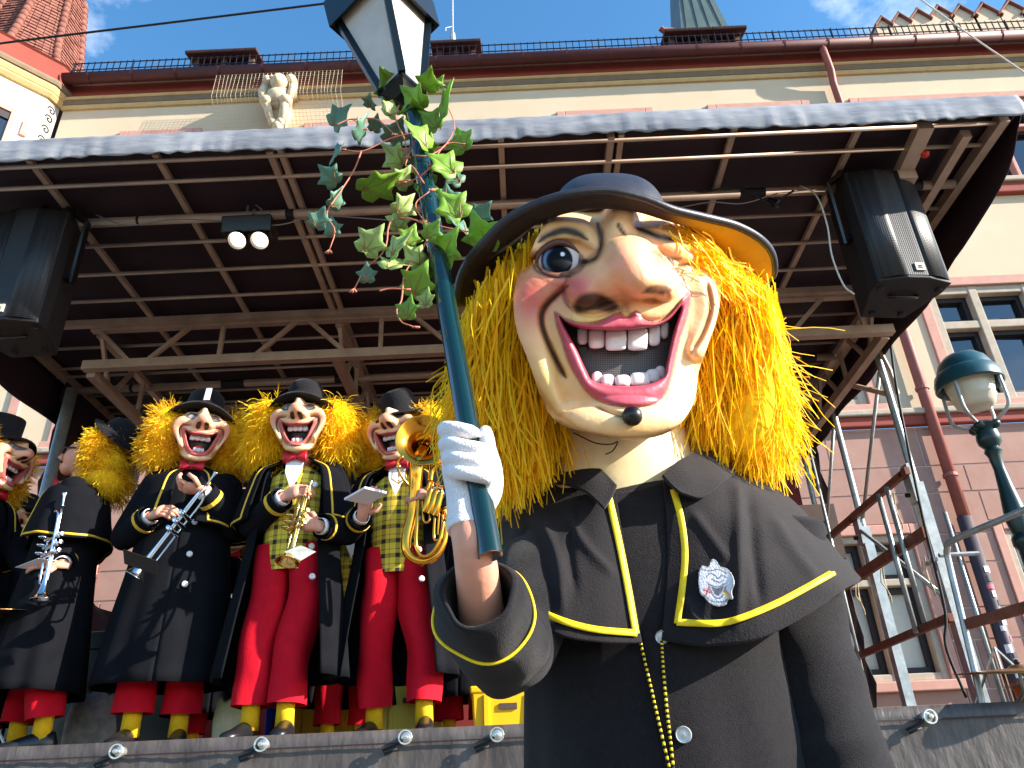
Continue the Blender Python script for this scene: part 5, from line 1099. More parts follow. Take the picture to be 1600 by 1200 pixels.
    for i, s in enumerate((-1, 1)):
        S = np.array([s*.19, 0, 1.40])
        if wr and wr[i] is not None:
            W = loc(at(*wr[i][:3])); d = np.asarray(wr[i][3], float)@R; nr = np.asarray(wr[i][4], float)@R; curl = wr[i][5]
        else: W = np.array([s*.27, -.08, .86]); d = np.array([0, -.1, -1.]); nr = np.array([s*1., 0, .1]); curl = .5
        mid = (S+W)/2; dist = np.linalg.norm(W-S); drop = math.sqrt(max(.30**2-(min(dist, .56)/2)**2, .0004)); E = mid+unit(np.array([s*elbow_out[i]*6, .35, -1.1]))*drop
        if hands: bd.tube([S, E, W], [.05, .042, .028], 10); hand(bd, W, d, nr, curl, 1.12, side=s)
        else: bd.tube([S, E, W], [.05, .042, .02], 10)
        q = cr1(np.array([S+[-s*.05, 0, 0], S, (S+E)/2+(E-mid)*.12, E, (E+W)/2, W-(W-E)*.06]), 30); sl = MX(fig).tube(q, np.interp(np.linspace(0, 1, 30), [0, .2, .6, .9, 1], [.06, .082, .07, .066, .068]), 18, cap=False).build('sleeve', cm, P, smooth=True, thick=.006)
        MX(fig).tube(q[-4:-2], .0715, 18, cap=False).build('cuff_piping', m_piping, sl, thick=.004)
        if hands: MX(fig).tube([q[-2], q[-1]+unit(W-E)*.018], [.046, .044], 14, cap=False).build('shirt_cuff', m_shirt, P, smooth=True, thick=.003)
    o = bd.build('body', m_skin, P, smooth=True)
    bt = MX(fig); c = np.array([0, -.115, 1.475])
    for s in (-1, 1): bt.loft([np.array([c+[s*x, -.01+dy, h*k] for k, dy in ((-1, 0), (-.3, -.012), (.3, -.012), (1, 0), (.3, .012), (-.3, .012))]) for x, h in ((.004, .012), (.03, .026), (.062, .040), (.066, .036))])
    bt.ball(c+[0, -.012, 0], (.016, .012, .018), 8); bt.build('bow_tie', m_bow, P, smooth=True)
    # head
    HR = rotz(mask_yaw)@rotx(mask_pitch); hcn = np.array([0, -.03, 1.68])
    hd = lambda v: hcn+np.asarray(v)@HR.T
    if face == 'mask':
        key = 'band'
        if key not in MASK_CACHE: MASK_CACHE[key] = relief(BAND, 130, 64)
        X, Y_, Z, C = MASK_CACHE[key]; S_ = .148/100
        fr_ = lambda X, Y_, Z: hcn+(np.stack([X*S_, -.075-Z*S_, -Y_*S_], -1)@HR.T)
        rims = [fr_(X[r], Y_[r], Z[r]) for r in range(len(X))]+[fr_(X[-1]*.98, Y_[-1]*.98, Z[-1]-30), fr_(X[-1]*.9, Y_[-1]*.9, Z[-1]-80)]
        tint = rs.uniform(.94, 1.04, 3)
        mk = MX(fig).loft(rims, cap=False, c=np.concatenate([C.reshape(-1, 3)*tint, C[-1], C[-1]])).build('mask', m_mask, P, smooth=True, attr=True)
        for row, ys, h in ((((-38,-18),(-18,0),(0,19),(19,38)), 20, 1), (((-20,-6),(-6,8),(8,21)), 66, -1)):
            for xa, xb in row:
                pl = np.array([(xa+1, ys-9), (xb-1, ys-9), (xb-.5, ys+7), (xa+.5, ys+7)] if h > 0 else [(xa+1, ys-7), (xb-1, ys-7), (xb-.5, ys+8), (xa+.5, ys+8)], float); o_ = cpoly(pl, 12); cc = pl.mean(0)
                MX(fig).loft([fr_(cc[0]+(o_[:, 0]-cc[0])*k, cc[1]+(o_[:, 1]-cc[1])*k, np.full(len(o_), 40+z_-abs(cc[0])*.12)) for k, z_ in ((1, -4), (1, 2), (.8, 5), (.1, 6))], cap=False).build('tooth', m_tooth, mk, smooth=True)
        MX(fig).ball(fr_(np.array(0.), np.array(58.), np.array(22.)), (.03, .018, .022), 12).build('tongue', mat('tongue', (196, 60, 56), .4), mk, smooth=True)
        MX(fig).ball(hd((0, .02, .01)), (.125, .11, .15), 18).build('mask_shell', m_neck, P, smooth=True)
    else:                              # a bare face with sunglasses
        hb = MX(fig); hb.ball(hd((0, 0, -.01)), (.078, .10, .115), 24); hb.ball(hd((0, -.06, -.075)), (.05, .05, .045), 14); hb.tube([hd((0, -.09, .03)), hd((0, -.118, -.01)), hd((0, -.10, -.022))], [.012, .017, .012], 8); hb.tube([hd((-.03, -.098, -.06)), hd((0, -.105, -.06)), hd((.03, -.098, -.06))], [.006, .009, .006], 6)
        for s in (-1, 1): hb.ball(hd((s*.08, .01, -.01)), (.012, .025, .035), 8)
        hb.build('head', m_skin, P, smooth=True); sg_ = MX(fig)
        for s in (-1, 1): sg_.ball(hd((s*.035, -.096, .03)), (.032, .012, .024), 12); sg_.bar(hd((s*.066, -.09, .035)), hd((s*.08, .02, .03)), .006, .01)
        sg_.build('sunglasses', m_black, P, smooth=True)
    wb2 = MX(fig); rr_ = HR
    if wig == 'fuzz':
        lobes = [((-.19, .03, .04), (.11, .13, .17)), ((.19, .03, .04), (.11, .13, .17)), ((-.19, .05, -.08), (.13, .12, .14)), ((.19, .05, -.08), (.13, .12, .14)), ((0, .15, -.02), (.19, .1, .22))]
        inner = lambda p: (p[:, 1] < -.05) & (np.abs(p[:, 0]) < .13)
        tmp = MB(); fuzz(tmp, lobes, nw*3, .066, .0026, rs, .35, skip=inner, cols=((255, 214, 50), (236, 176, 28)))
        pads = [(c, np.array(r)*.86) for c, r in lobes]
    elif wig == 'long':
        lobes = [((-.19, .02, .06), (.11, .12, .14)), ((.19, .02, .06), (.11, .12, .14)), ((-.21, .04, -.07), (.12, .12, .15)), ((.21, .04, -.07), (.12, .12, .15)), ((0, .15, -.04), (.19, .09, .22))]
        inner = lambda p: (p[:, 1] < -.04) & (np.abs(p[:, 0]) < .12)
        tmp = MB(); fuzz(tmp, lobes, int(nw*2.6), .11, .0024, rs, .7, npt=6, skip=inner, cols=((255, 226, 34), (250, 196, 14)))
        pads = [(c, np.array(r)*.86) for c, r in lobes]
    else:                              # a hood of hair falling down the back
        lobes = [((0, .10, .07), (.15, .15, .13)), ((0, .14, -.06), (.17, .16, .16)), ((.0, .17, -.18), (.19, .15, .13)), ((-.1, .10, -.0), (.05, .07, .15)), ((.1, .10, -.0), (.05, .07, .15))]
        tmp = MB(); fuzz(tmp, lobes, int(nw*3.4), .062, .0026, rs, .6, skip=lambda p: p[:, 1] < .035, cols=((252, 216, 46), (232, 180, 26)))
        pads = [(c, np.array(r)*.86) for c, r in lobes]
    V = np.concatenate(tmp.v)@rr_.T+hcn; wb2.add(V, tmp.f, c=np.concatenate(tmp.c)); wo_ = wb2.build('wig', m_straw, P, attr=True, kind='stuff')
    for c_, r_ in pads: MX(fig).ball(hcn+np.array(c_)@rr_.T, r_, 14, ax=rr_.T).build('wig_pad', m_pad, P, smooth=True)
    hb = MX(fig); HRt = HR@roty(hat_rot[1])@rotx(hat_rot[0])
    hat_shape(hb, hcn+HR@(np.array([0, .035, .145])+np.array(hat_off)), .112, .125, .15 if hat != 'cap' else .11, 1.9 if hat != 'cap' else 1.5, HRt, hat); ho = hb.build('hat', m_felt, P, smooth=True)
    return P, fig, loc
D_ = lambda *v: np.array(v, float)
# far left: masked profile turned to the right
musician(-6, 4.62, 1.4, 'masked musician in profile at the left edge, turned to the right', mask_yaw=.1, mask_pitch=.1, seed=11, hat='tall', wig='fuzz', wr=[None, (82, 905, 4.45, (.3, -.6, -.6), (-.6, -.6, .2), .7)], sc_=1.03)
# second: bare face with sunglasses, turned away to the left, silver trumpet
musician(142, 4.55, -1.2, 'musician in black coat turned left, bare face with sunglasses under shaggy yellow hair', face='bare', wig='hood', hat='cap', seed=12, hat_off=(0, .15, -.02), hat_rot=(-.7, 0, 0), mask_yaw=-.15, wr=[(96, 882, 4.32, (-1, -.2, .05), (.1, -.7, .7), .5), (118, 860, 4.75, (-1, -.1, .1), (0, .3, 1), .8)], feet=((-.1, -.05), (.13, .1)), sc_=1.02)
# third: closed coat, silver trumpet held low
M3 = musician(312, 4.5, .25, 'masked musician in closed dark coat with white tag on his hat', mask_yaw=.2, mask_pitch=.12, seed=13, wig='fuzz', hat='felt', hat_rot=(-.1, .08, 0), buttons=True, wr=[(236, 806, 4.25, (.8, -.5, .1), (-.2, -.8, .5), .9), (316, 766, 4.25, (-.9, -.3, .1), (.2, -.3, -.9), 1.0)], sc_=1.05)
# fourth: open coat, tartan waistcoat, brass trumpet
musician(473, 4.42, 0., 'masked musician with open coat, tartan waistcoat and red trousers, brass trumpet in hands', coat_open=.72, mask_yaw=.08, mask_pitch=.12, seed=14, wig='long', hat='felt', hat_rot=(-.1, 0, 0), nw=2200, wr=[(444, 776, 4.18, (.9, -.3, .2), (-.1, -.9, .4), 1.0), (500, 822, 4.16, (-.7, -.3, .1), (.3, -.9, .1), .9)], feet=((-.13, -.02), (.05, -.04)), sc_=1.045)
# fifth: open coat, baritone horn, sheet of paper in the other hand
musician(628, 4.5, -.05, 'masked musician behind a large brass horn, holding up a white sheet', coat_open=.72, mask_yaw=-.25, mask_pitch=.15, seed=15, wig='fuzz', hat='felt', hat_rot=(.25, -.2, 0), wr=[(566, 806, 4.2, (.25, -.2, .9), (-.4, .5, .5), .6), (680, 772, 4.1, (-1, -.1, .02), (0, -.8, .5), .7)], feet=((-.13, .1), (.16, -.02)), sc_=1.02)
# people in the row behind
musician(66, 5.5, .5, 'musician in black hat half hidden between the two leftmost players', seed=16, wig='fuzz', hat='felt', sc_=.93, hands=False, nw=700)
musician(385, 5.4, .3, 'musician in the back row behind the gap left of the tartan waistcoat', seed=17, hat='felt', sc_=.86, nw=600)
musician(562, 5.3, .1, 'musician with red trousers in the back row, left of the large brass horn', seed=18, hat='felt', sc_=.92, nw=700, coat_open=.5)
musician(722, 5.35, -.1, 'musician in the back row standing behind the raised black sleeve', seed=19, hat='felt', sc_=.93, nw=500)

# ------------------------------------------------------------------ instruments
def trumpet(name, label, mp, bell, up, m, group='trumpets', bell_r=.06):
    mp, bell = np.asarray(mp, float), np.asarray(bell, float); d = unit(bell-mp); L = np.linalg.norm(bell-mp); up = unit(np.asarray(up, float)-d*(np.asarray(up, float)@d)); s = np.cross(d, up)
    t = thing(name, label, 'trumpet', bell, group)
    MB().lathe([(.002, 0), (.013, .0), (.014, .006), (.007, .025), (.005, .07), (.0055, .09)], mp, d, 14).build('mouthpiece', m, t, smooth=True)
    lp = cr1(np.array([mp+d*.08, mp+d*(L*.78), mp+d*(L*.84)-up*.02, mp+d*(L*.84)-up*.06, mp+d*(L*.78)-up*.08, mp+d*(L*.5)-up*.08]), 40); MB().tube(lp, .0062, 10).build('leadpipe', m, t, smooth=True)
    o = mp-up*.075+s*.012; bp = cr1(np.array([mp+d*(L*.5)-up*.08, mp+d*(L*.25)-up*.085, mp+d*(L*.18)-up*.06+s*.01, mp+d*(L*.18)-up*.02+s*.012, mp+d*(L*.26)+s*.012, mp+d*(L*.6)+s*.012]), 40); MB().tube(bp, .0065, 10).build('bell_bow', m, t, smooth=True)
    MB().lathe([(.0065, 0), (.008, L*.12), (.012, L*.22), (.02, L*.30), (.034, L*.355), (bell_r*.82, L*.385), (bell_r, L*.4), (bell_r*1.02, L*.4), (bell_r*.98, L*.396), (bell_r*.7, L*.375), (.028, L*.34), (.015, L*.26), (.006, L*.2)], mp+d*(L*.6)+s*.012, d, 28).build('bell', m, t, smooth=True)
    for k in range(3):
        c = mp+d*(L*(.42+.075*k)); v = MB().lathe([(.001, -.105), (.013, -.105), (.014, -.09), (.013, -.085), (.013, .02), (.0145, .024), (.010, .032), (.004, .034), (.004, .056), (.011, .058), (.011, .063), (.001, .064)], c, up, 14).build('valve', m, t, smooth='auto')
        MB().tube([c-up*.05+s*.01, c-up*.05+s*.05, c-up*.065+s*.06, c-up*.08+s*.05, c-up*.08+s*.01], .005, 8).build('valve_slide', m, v, smooth=True)
    return t
trumpet('trumpet', 'silver trumpet pointing straight down, held by the player turned left', at(102, 770, 4.22), at(68, 938, 4.22), (.8, -.5, 0), m_silver)
trumpet('trumpet', 'silver trumpet slanting down, held in front of a closed dark coat', at(338, 738, 4.14), at(212, 902, 4.12), (.3, -.8, .4), m_silver)
trumpet('trumpet', 'brass trumpet held in front of the tartan waistcoat, bell towards the viewer', at(486, 752, 4.14), at(452, 880, 4.0), (.6, -.7, 0), m_gold2, bell_r=.062)
# large brass horn
hn = thing('baritone_horn', 'large brass horn with its wide bell turned to the viewer', 'horn', at(650, 880, 4.15)); HY = 4.12
bc = at(661, 688, HY-.06); bd_ = unit(np.array([.10, -.95, .02])); n0 = bc-bd_*.16
MB().lathe([(.045, -.01), (.05, .03), (.06, .08), (.085, .13), (.12, .155), (.152, .168), (.157, .17), (.157, .164), (.14, .155), (.105, .142), (.075, .115), (.05, .06), (.035, 0)], n0, bd_, 44).build('bell', m_brass, hn, smooth=True)
big = cr1(np.array([n0+bd_*.01, at(652, 725, HY-.02), at(650, 755, HY-.02), at(645, 800, HY), at(635, 845, HY), at(640, 868, HY), at(660, 877, HY), at(682, 868, HY), at(694, 845, HY), at(697, 815, HY), at(694, 795, HY)]), 70)
MB().tube(big, np.interp(np.linspace(0, 1, 70), [0, .2, .5, .75, 1], [.05, .036, .026, .019, .014]), 18).build('main_bow', m_brass, hn, smooth=True)
for pts, r in (([(654,770),(652,810),(650,850),(658,868),(672,866),(686,846),(694,812)], .010), ([(672,752),(676,735),(690,727),(700,735)], .016), ([(660,780),(662,812),(668,816),(672,808),(670,780)], .007), ([(680,800),(678,838),(684,844),(690,838),(692,802)], .008), ([(686,802),(684,836)], .006), ([(672,752),(666,772),(664,800)], .010)):
    MB().tube(cr1(A(*[(x, y, HY-.035) for x, y in pts]), 30), r, 12).build('tubing', m_brass, hn, smooth=True)
for k in range(3): MB().lathe([(.019, 0), (.02, .01), (.019, .02), (.019, .12), (.012, .13), (.005, .14), (.005, .16), (.014, .165), (.001, .17)], at(664+8*k, 800+3*k, HY-.05), (.25, -.2, .9), 14).build('valve', m_brass, hn, smooth='auto')
MB().tube(cr1(A((640,760,HY-.06),(625,740,HY-.1),(622,722,HY-.12),(630,712,HY-.12)), 14), .007, 8).build('leadpipe', m_brass, hn, smooth=True)
ly = MB(); c = at(623, 745, 4.0)
for s in (-1, 1): ly.tube([c+D_(0, 0, -.035), c+D_(s*.04, 0, -.01), c+D_(s*.035, 0, .03), c+D_(s*.015, 0, .035)], .004, 6)
ly.tube([c+D_(0, 0, -.04), c+D_(0, 0, .02)], .004, 6); ly.ball(c+D_(0, -.01, .055), .014, 10); ly.build('music_lyre', m_gold2, hn, smooth=True)
# papers and holders
def card(name, label, cat, pts, m, thick=.003):
    o = MB().add(A(*pts), [(0, 1, 2, 3)]).build(name, m, None, loc=at(*pts[0]), thick=thick); return tag(o, label, cat)
b = MB(); Q = A((538,778,4.12),(570,760,4.0),(604,768,4.05),(576,786,4.16)); Q2 = Q+D_(0, 0, -.012)
b.add(np.vstack([Q, Q2]), [(0, 1, 2, 3), (7, 6, 5, 4), (0, 4, 5, 1), (1, 5, 6, 2), (2, 6, 7, 3), (3, 7, 4, 0)]); tag(b.build('sheet_music', m_paper, None, loc=Q[0]), 'white folded sheet held up in the hand left of the brass horn', 'sheet music')
card('sheet_music', 'small white sheet held by the trumpet player turned left', 'sheet music', ((24,886,4.3),(60,872,4.22),(88,876,4.25),(56,890,4.33)), m_paper)
card('music_folder', 'black music folder clipped below the slanting silver trumpet', 'folder', ((194,858,4.0),(246,876,3.98),(246,898,4.02),(196,880,4.05)), m_black, .008)
card('music_card', 'round clear music card above the bell of the brass trumpet', 'card', ((444,862,3.98),(470,852,3.98),(494,862,4.0),(470,876,4.0)), mat('clear_card', (214, 214, 206), .2, var=.3, vscale=30), .003)
hc3 = M3[1]['t']+M3[1]['R']@(1.05*np.array([.03, -.16, 1.925])); c = hc3; tag(MB().obox(c, D_(.018, 0, 0), D_(0, .003, 0), D_(.004, .0, .042)).build('hat_tag', m_paper, None, loc=c), 'white tag stuck upright on a black hat', 'tag')
# ------------------------------------------------------------------ loudspeakers hung under the roof
m_cab = mat('speaker_cabinet', (26, 22, 24), .6, var=.15, vscale=30, bump=.3, bscale=200)
def grille():
    m = mat('perforated_grille', (44, 46, 52), .5, .0); N, L = m.node_tree.nodes, m.node_tree.links; b = N['Principled BSDF']; t = N.new('ShaderNodeTexCoord'); v = N.new('ShaderNodeTexVoronoi'); v.inputs['Scale'].default_value = 75; v.inputs['Randomness'].default_value = 0
    L.new(t.outputs['Object'], v.inputs['Vector']); r = N.new('ShaderNodeValToRGB'); r.color_ramp.elements[0].position = .30; r.color_ramp.elements[1].position = .42; r.color_ramp.elements[0].color = (.004, .004, .005, 1); r.color_ramp.elements[1].color = (.024, .025, .029, 1); L.new(v.outputs['Distance'], r.inputs[0]); L.new(r.outputs[0], b.inputs['Base Color'])
    bu = N.new('ShaderNodeBump'); bu.inputs['Strength'].default_value = .6; bu.inputs['Distance'].default_value = .004; L.new(v.outputs['Distance'], bu.inputs['Height']); L.new(bu.outputs[0], b.inputs['Normal']); return m
m_grille = grille()
def speaker(c, yaw, tilt, label, bs):
    """c: centre of the front; local x right, y back, z up"""
    R = rotz(yaw)@rotx(tilt); f = lambda *p: np.asarray(c)+R@np.array(p, float); w, h, d = .245, .45, .46
    t = thing('loudspeaker', label, 'loudspeaker', f(0, .25, -h), 'loudspeakers hung under the stage roof')
    prof = [(-w, .05), (-w*.3, .0), (w*.3, .0), (w, .05), (w, .16), (w*.62, d), (-w*.62, d), (-w, .16)]
    MB().loft([np.array([f(x, y, z) for x, y in prof]) for z in (-h, h)]).build('cabinet', m_cab, t, bevel=.008)
    for xa, ya, xb, yb in ((-w+.012, .044, -w*.3, -.006), (w*.3, -.006, w-.012, .044)):
        G = np.array([[f(xa+(xb-xa)*u, ya+(yb-ya)*u-.012*math.sin(math.pi*u), z) for u in np.linspace(0, 1, 6)] for z in (-h+.02, h-.02)]); MB().grid(G).build('grille', m_grille, t, smooth=True, thick=.004)
    MB().add([f(-w*.29, -.003, -h+.02), f(w*.29, -.003, -h+.02), f(w*.29, -.003, h-.02), f(-w*.29, -.003, h-.02)], [(0, 1, 2, 3)]).build('grille_channel', m_grille, t)
    lg = MB().obox(f(.02, -.008, -h+.08), R@D_(.03, 0, 0), R@D_(0, .004, 0), R@D_(0, 0, .028)).build('badge', mat('badge_plate', (214, 206, 186), .5), t)
    MB().obox(f(.02, -.0135, -h+.083), R@D_(.012, 0, 0), R@D_(0, .001, 0), R@D_(0, 0, .004)).obox(f(.02, -.0135, -h+.07), R@D_(.016, 0, 0), R@D_(0, .001, 0), R@D_(0, 0, .002)).build('badge_mark', m_black, lg)
    MB().tube([f(-.1, .2, -h-.004), f(-.06, .18, -h-.022), f(.06, .18, -h-.022), f(.1, .2, -h-.004)], .012, 8).build('handle', m_black, t, smooth=True)
    for x, y in ((-w+.05, .12), (w-.05, .12), (-.1, d-.06), (.1, d-.06)): MB().lathe([(.001, -.016), (.02, -.014), (.022, 0)], f(x, y, -h), R@D_(0, 0, 1), 10).build('rubber_foot', m_rubber, t, smooth='auto')
    yk = MB(); s = bs
    yk.bar(f(s*w*.98, .2, 0), f(s*(w+.04), .2, 0), .06, .05); yk.bar(f(s*(w+.05), .2, -.05), f(s*(w+.10), .12, h*.9), .05, .02); yk.bar(f(s*(w+.10), .12, h*.88), f(s*(w-.05), .10, h+.06), .05, .03); yk.bar(f(-.05, .12, h+.05), f(s*(w), .12, h+.05), .05, .03); yk.tube([f(0, .12, h), f(0, .14, h+.12)], .02, 8)
    yk.build('bracket', m_black, t)
    return t
speaker(np.array([-3.20, 4.05, 4.24]), 0.0, 0, 'black loudspeaker hung at the left end of the stage roof', 1)
speaker(np.array([2.56, 4.05, 4.24]), .12, 0, 'black loudspeaker hung at the right end of the stage roof', -1)
# ------------------------------------------------------------------ lit twin floodlight
fl = thing('floodlight', 'black twin floodlight with two lit lamps clamped under the roof', 'floodlight', at(392, 360, 4.25))
c = at(391, 358, 4.25); MB().obox(c, D_(.17, 0, 0), D_(0, .09, .02), D_(0, -.015, .062)).build('housing', m_black, fl, bevel=.01)
m_lamp = mat('lamp_glow', (255, 240, 220), .4, emit=(255, 236, 205), estr=5.)
for px in (372, 407):
    p = at(px, 374, 4.2); ax_ = unit(D_(0, -.55, -.8)); MB().lathe([(.056, -.05), (.064, .0), (.068, .03), (.06, .03), (.048, .006)], p, ax_, 24).build('reflector_ring', m_black, fl, smooth='auto'); MB().lathe([(.05, .004), (.03, .01), (.001, .012)], p, ax_, 20).build('lamp', m_lamp, fl, smooth=True)
cl = c+D_(.01, 0, .07); MB().bar(cl, cl+D_(0, .02, .1), .05, .02).tube([cl+D_(-.05, .0, .05), cl+D_(-.05, .0, .14)], .008, 6).tube([cl+D_(.05, .0, .0), cl+D_(.05, .0, .1), cl+D_(.0, .02, .16)], .008, 6).build('clamp', m_galv, fl)
# ------------------------------------------------------------------ cables
m_cable = mat('black_cable', (20, 19, 22), .6); m_wcable = mat('pale_cable', (206, 198, 186), .6); m_gcable = mat('grey_cable', (120, 116, 116), .6)
def cable(label, pts, r, m, name='cable'):
    P = cr1(np.array(pts, float), 40); return tag(MB().tube(P, r, 6).build(name, m, None, loc=P[0], smooth=True), label, 'cable')
cable('black cable strung across the sky above the turret', A((-150,92,6.6),(0,68,6.5),(260,36,6.4),(520,4,6.3),(760,-26,6.2)), .014, m_cable)
cable('pale cable crossing the sky at the upper right corner', A((1380,-45,5.5),(1440,0,5.5),(1520,58,5.5),(1600,113,5.5),(1680,170,5.5)), .008, m_wcable)
cable('thin grey cable sagging from the lighting pipe beside the left loudspeaker', A((150,336,4.2),(200,352,4.2),(270,343,4.2),(345,345,4.2),(430,352,4.2),(500,338,4.2),(610,344,4.2)), .005, m_gcable)
cable('pale cable hanging beside the right loudspeaker', A((1250,290,4.25),(1275,305,4.2),(1292,350,4.15),(1300,400,4.15),(1318,445,4.15),(1335,460,4.15)), .006, m_wcable)
cable('black cable looping under the roof right of the hat crown', A((1020,300,4.25),(1060,292,4.2),(1100,300,4.2),(1150,292,4.2),(1190,312,4.2),(1205,318,4.2),(1240,298,4.22)), .008, m_cable)
cable('grey cable sagging under the roof above the hat brim', A((1060,325,4.3),(1110,316,4.2),(1160,318,4.2),(1215,302,4.2)), .005, m_gcable)
cable('black cable running down the tall right stage post', A((1385,470,5.9),(1400,600,6.0),(1440,800,6.0),(1476,950,6.0),(1478,1010,6.0),(1510,1090,6.0)), .012, m_cable)
c = at(1207, 315, 4.2); tag(MB().lathe([(.02, -.03), (.025, 0), (.03, .05), (.015, .06)], c, (.5, -.3, -.8), 12, cap=True).build('microphone', m_black, None, loc=c, smooth='auto'), 'small black microphone hanging under the roof right of the hat', 'microphone')
# ------------------------------------------------------------------ street lamp
LX, LY = 3.57, 5.5
lamp = thing('street_lamp', 'dark green street lamp with domed hood and pale glass beside the stage', 'street lamp', (LX, LY, 0))
m_lgreen = mat('lamp_green', (26, 74, 82), .35, var=.15, vscale=10, spec=.5, coat=.3); m_dgreen = mat('lamp_dark_green', (14, 46, 46), .35, var=.2, vscale=12, spec=.5)
m_milk = mat('milk_glass', (236, 228, 210), .25, trans=.3)
MB().lathe([(.001, 4.03), (.07, 4.025), (.13, 4.0), (.175, 3.955), (.198, 3.90), (.206, 3.87), (.212, 3.868), (.228, 3.85), (.244, 3.79), (.247, 3.745), (.236, 3.735), (.218, 3.74), (.2, 3.77), (.18, 3.86), (.05, 3.9)], (LX, LY, 0), n=40, ).build('hood', m_lgreen, lamp, smooth='auto')
MB().lathe([(.18, 3.80), (.175, 3.75), (.155, 3.66), (.16, 3.64), (.15, 3.63), (.14, 3.585), (.115, 3.565), (.10, 3.555), (.001, 3.55)], (LX, LY, 0), n=32).build('lamp_glass', m_milk, lamp, smooth=True)
for k in range(4):
    t = math.radians(35+90*k); u = D_(math.cos(t), math.sin(t), 0); o = D_(LX, LY, 0)
    MB().tube(cr1(np.array([o+u*.222+D_(0, 0, 3.75), o+u*.225+D_(0, 0, 3.62), o+u*.215+D_(0, 0, 3.5), o+u*.13+D_(0, 0, 3.43), o+u*.06+D_(0, 0, 3.40)]), 16), .0135, 8).build('cage_arm', mat('cage_arm_paint', (170, 172, 172), .4, .3) if k == 0 else bpy.data.materials['cage_arm_paint'], lamp, smooth=True)
    MB().ball(o+u*.075+D_(0, 0, 3.39), (.045, .045, .035), 10).build('bracket_lobe', m_dgreen, lamp, smooth=True)
MB().lathe([(.001, 3.44), (.06, 3.43), (.1, 3.40), (.075, 3.36), (.085, 3.30), (.08, 3.26), (.05, 3.22), (.062, 3.19), (.045, 3.15), (.04, 3.05), (.052, 2.9), (.072, 2.74), (.078, 2.66), (.065, 2.58), (.06, 2.56), (.082, 2.53), (.082, 2.48), (.06, 2.45), (.062, 2.2), (.068, 1.4), (.09, 1.35), (.09, 1.28), (.1, .9), (.15, .85), (.16, .05), (.2, .0)], (LX, LY, 0), n=28).build('pole', m_dgreen, lamp, smooth='auto')
# ------------------------------------------------------------------ stair railing at the right of the stage
rl_ = thing('stair_railing', 'bent galvanised handrail with brown middle rail at the right stage corner', 'railing', at(1535, 1092, 4.3))
MB().tube(cr1(A((1537,1110,4.3),(1508,985,4.3),(1484,885,4.3),(1480,858,4.27),(1494,842,4.18),(1600,797,3.75),(1720,742,3.4)), 60), .017, 10).build('handrail', m_galv, rl_, smooth=True)
a_, b_ = at(1509, 976, 4.3), at(1720, 915, 3.4); MB().bar(a_, b_, .03, .05).build('middle_rail', m_rust, rl_)
# ------------------------------------------------------------------ drum kit edges
m_cym = mat('bronze_cymbal', (176, 128, 78), .3, .9, var=.2, vscale=20, bump=.15, bscale=90)
def cymbal(c, r, nrm_, label, foot):
    t = thing('cymbal', label, 'cymbal', foot, 'cymbals of the drum kit'); MB().lathe([(.001, .03), (.02, .03), (.04, .022), (.05, .012), (r*.6, .004), (r, -.01), (r, -.013), (r*.6, .0), (.05, .006), (.001, .02)], c, nrm_, 48).build('plate', m_cym, t, smooth=True)
    MB().tube([c+unit(nrm_)*.04, c-unit(nrm_)*.03, c*[1, 1, 0]+D_(0, .02, c[2]-.1), foot], .009, 8).build('stand', m_galv, t, smooth=True); MB().ball(c+unit(nrm_)*.04, .016, 8).build('wing_nut', m_rubber, t, smooth=True)
    for k in range(3): MB().tube([foot+D_(0, 0, .3), foot+D_(.22*math.cos(k*2.1), .22*math.sin(k*2.1), .01)], .008, 6).build('leg', m_galv, t)
c = at(-14, 957, 4.3); cymbal(c, .225, D_(-.05, -.12, 1.), 'bronze cymbal cut off by the left edge', np.array([c[0], c[1]+.1, FZ]))
c = at(1592, 1048, 4.22); cymbal(c, .30, D_(.02, -.125, 1.), 'bronze cymbal cut off by the right edge', np.array([c[0], c[1]+.15, FZ]))
dr = thing('drum', 'small orange drum at the lower right edge below the cymbal', 'drum', at(1640, 1110, 4.45)); c = at(1640, 1098, 4.45)
MB().lathe([(.14, -.1), (.14, .1)], c, (0, .1, 1), 30).build('shell', mat('orange_lacquer', (214, 116, 50), .3), dr, smooth=True)
for h in (-.1, .1): MB().lathe([(.135, h-.012), (.148, h-.012), (.148, h+.012), (.135, h+.012), (.001, h+.008)], c, (0, .1, 1), 30).build('hoop', m_galv, dr, smooth='auto')
# ------------------------------------------------------------------ things standing at the back of the stage
def crate(px, py, Y, w, d, yaw, label, m, lid=None, top=None):
    z1 = at(px, py, Y)[2]; x = at(px, py, Y)[0]; h = z1-FZ; R = rotz(yaw); t = thing('crate', label, 'crate', (x, Y, FZ), 'crates at the back of the stage'); f = lambda a, b2, z: np.array([x, Y, FZ])+R@D_(a, b2, z)
    b = MB(); q = [(-w/2, -d/2), (w/2, -d/2), (w/2, d/2), (-w/2, d/2)]
    b.loft([np.array([f(u*.94, v*.94, 0.002) for u, v in q]), np.array([f(u, v, h*.93) for u, v in q])]); b.build('box', m, t, bevel=.012)
    MB().loft([np.array([f(u*1.04, v*1.04, z) for u, v in q]) for z in (h*.86, h)]).build('rim', lid or m, t, bevel=.01)
    for s in (-1, 1): MB().obox(f(s*w*.3, -d/2*.98-.006, h*.45), R@D_(.012, 0, 0), R@D_(0, .008, 0), R@D_(0, 0, h*.38)).build('rib', m, t)
    MB().obox(f(0, -d/2*.98-.004, h*.6), R@D_(.05, 0, 0), R@D_(0, .006, 0), R@D_(0, 0, .016)).build('grip', m_brown, t)
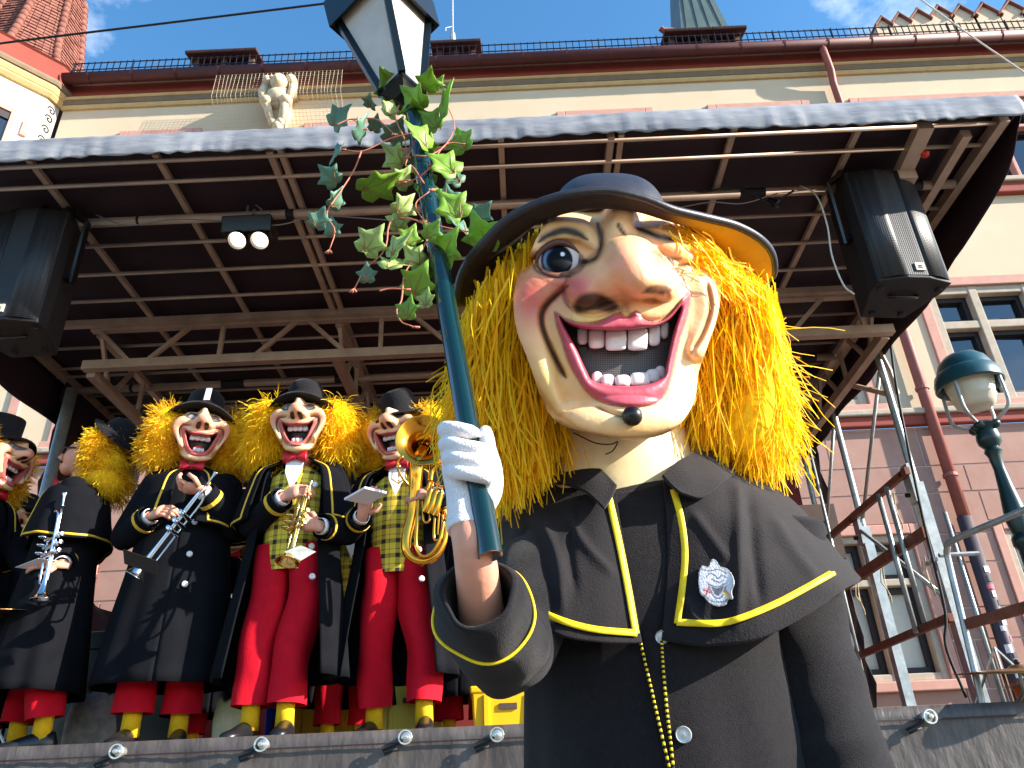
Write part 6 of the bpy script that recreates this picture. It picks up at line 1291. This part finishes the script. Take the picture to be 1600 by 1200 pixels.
m_ycr = mat('yellow_plastic', (244, 190, 8), .45, var=.06); m_pcr = mat('pale_yellow_plastic', (222, 206, 84), .45); m_ocr = mat('orange_plastic', (226, 92, 30), .45); m_bcr = mat('blue_plastic', (30, 60, 190), .45)
crate(792, 1076, 5.0, .42, .34, .05, 'large yellow plastic crate beside the raised black sleeve', m_ycr)
crate(518, 1086, 5.9, .5, .35, -.1, 'yellow plastic crate behind the legs of the back row', m_ycr)
crate(648, 1050, 5.6, .42, .34, 0, 'pale yellow crate with orange rim between the horn player\'s legs', m_pcr, m_ocr)
crate(442, 1098, 5.9, .2, .2, .2, 'small blue box behind the tartan player\'s feet', m_bcr)
crate(250, 1040, 6.2, .7, .4, .1, 'long dark equipment case behind the closed coat', m_black)
crate(120, 1000, 6.4, .9, .5, -.1, 'big dark equipment case at the back left', m_black)
# cloth bag carried by the straps
bgp = at(362, 1008, 5.0); bg = thing('cloth_bag', 'pale cloth bag hanging on two long straps left of the tartan player', 'bag', bgp+D_(0, 0, -.25))
G = patch([[at(346+dx*k, y, 5.0+.05*abs(k)) for k in (-1, 0, 1)] for y, dx in ((930, 16), (965, 22), (1000, 24), (1035, 25))], 14, 14); MB().grid(G+wob(G, .012, 22, 4)[..., None]*D_(0, 1, 0)).build('bag_body', mat('pale_canvas', (196, 190, 192), .9, var=.15, vscale=8), bg, smooth=True, thick=.02)
for dx in (-7, 5): MB().tube(A((344+dx*.3, 905, 4.95), (346+dx, 960, 4.93), (352+dx*1.3, 1040, 4.93), (360+dx, 1100, 4.93)), .007, 6).build('strap', m_rubber, bg)
def sack(px, py, w, h, Y, label, m, name, cat):
    p = at(px, py, Y); G = []
    for s in np.linspace(0, 1, 10):
        a = np.linspace(0, 2*math.pi, 24, endpoint=False); r = (w/2)*(1-.25*s**3)*(1+.08*np.sin(a*3+s*5)+.06*np.sin(a*5)); G.append(np.stack([p[0]+r*np.cos(a), Y+r*.6*np.sin(a), np.full(24, FZ+(p[2]-FZ)*s)+.02*np.sin(a*4)*s], 1))
    tag(MB().loft(G).build(name, m, None, loc=(p[0], Y, FZ), smooth=True), label, cat)
sack(366, 1094, .22, .3, 4.75, 'crumpled cream paper bag at the feet left of the tartan player', mat('cream_paper', (226, 208, 176), .8, var=1, vscale=9, rgb2=(168, 176, 120), bump=.6, bscale=14), 'paper_bag', 'bag')
sack(150, 1085, .3, .3, 5.0, 'crumpled grey bundle behind the feet of the player turned left', mat('grey_bundle', (150, 140, 136), .9, var=.4, vscale=14, bump=.6, bscale=16), 'cloth_bundle', 'bundle')
for o in bpy.data.objects:
    if '_o' in o: del o['_o']
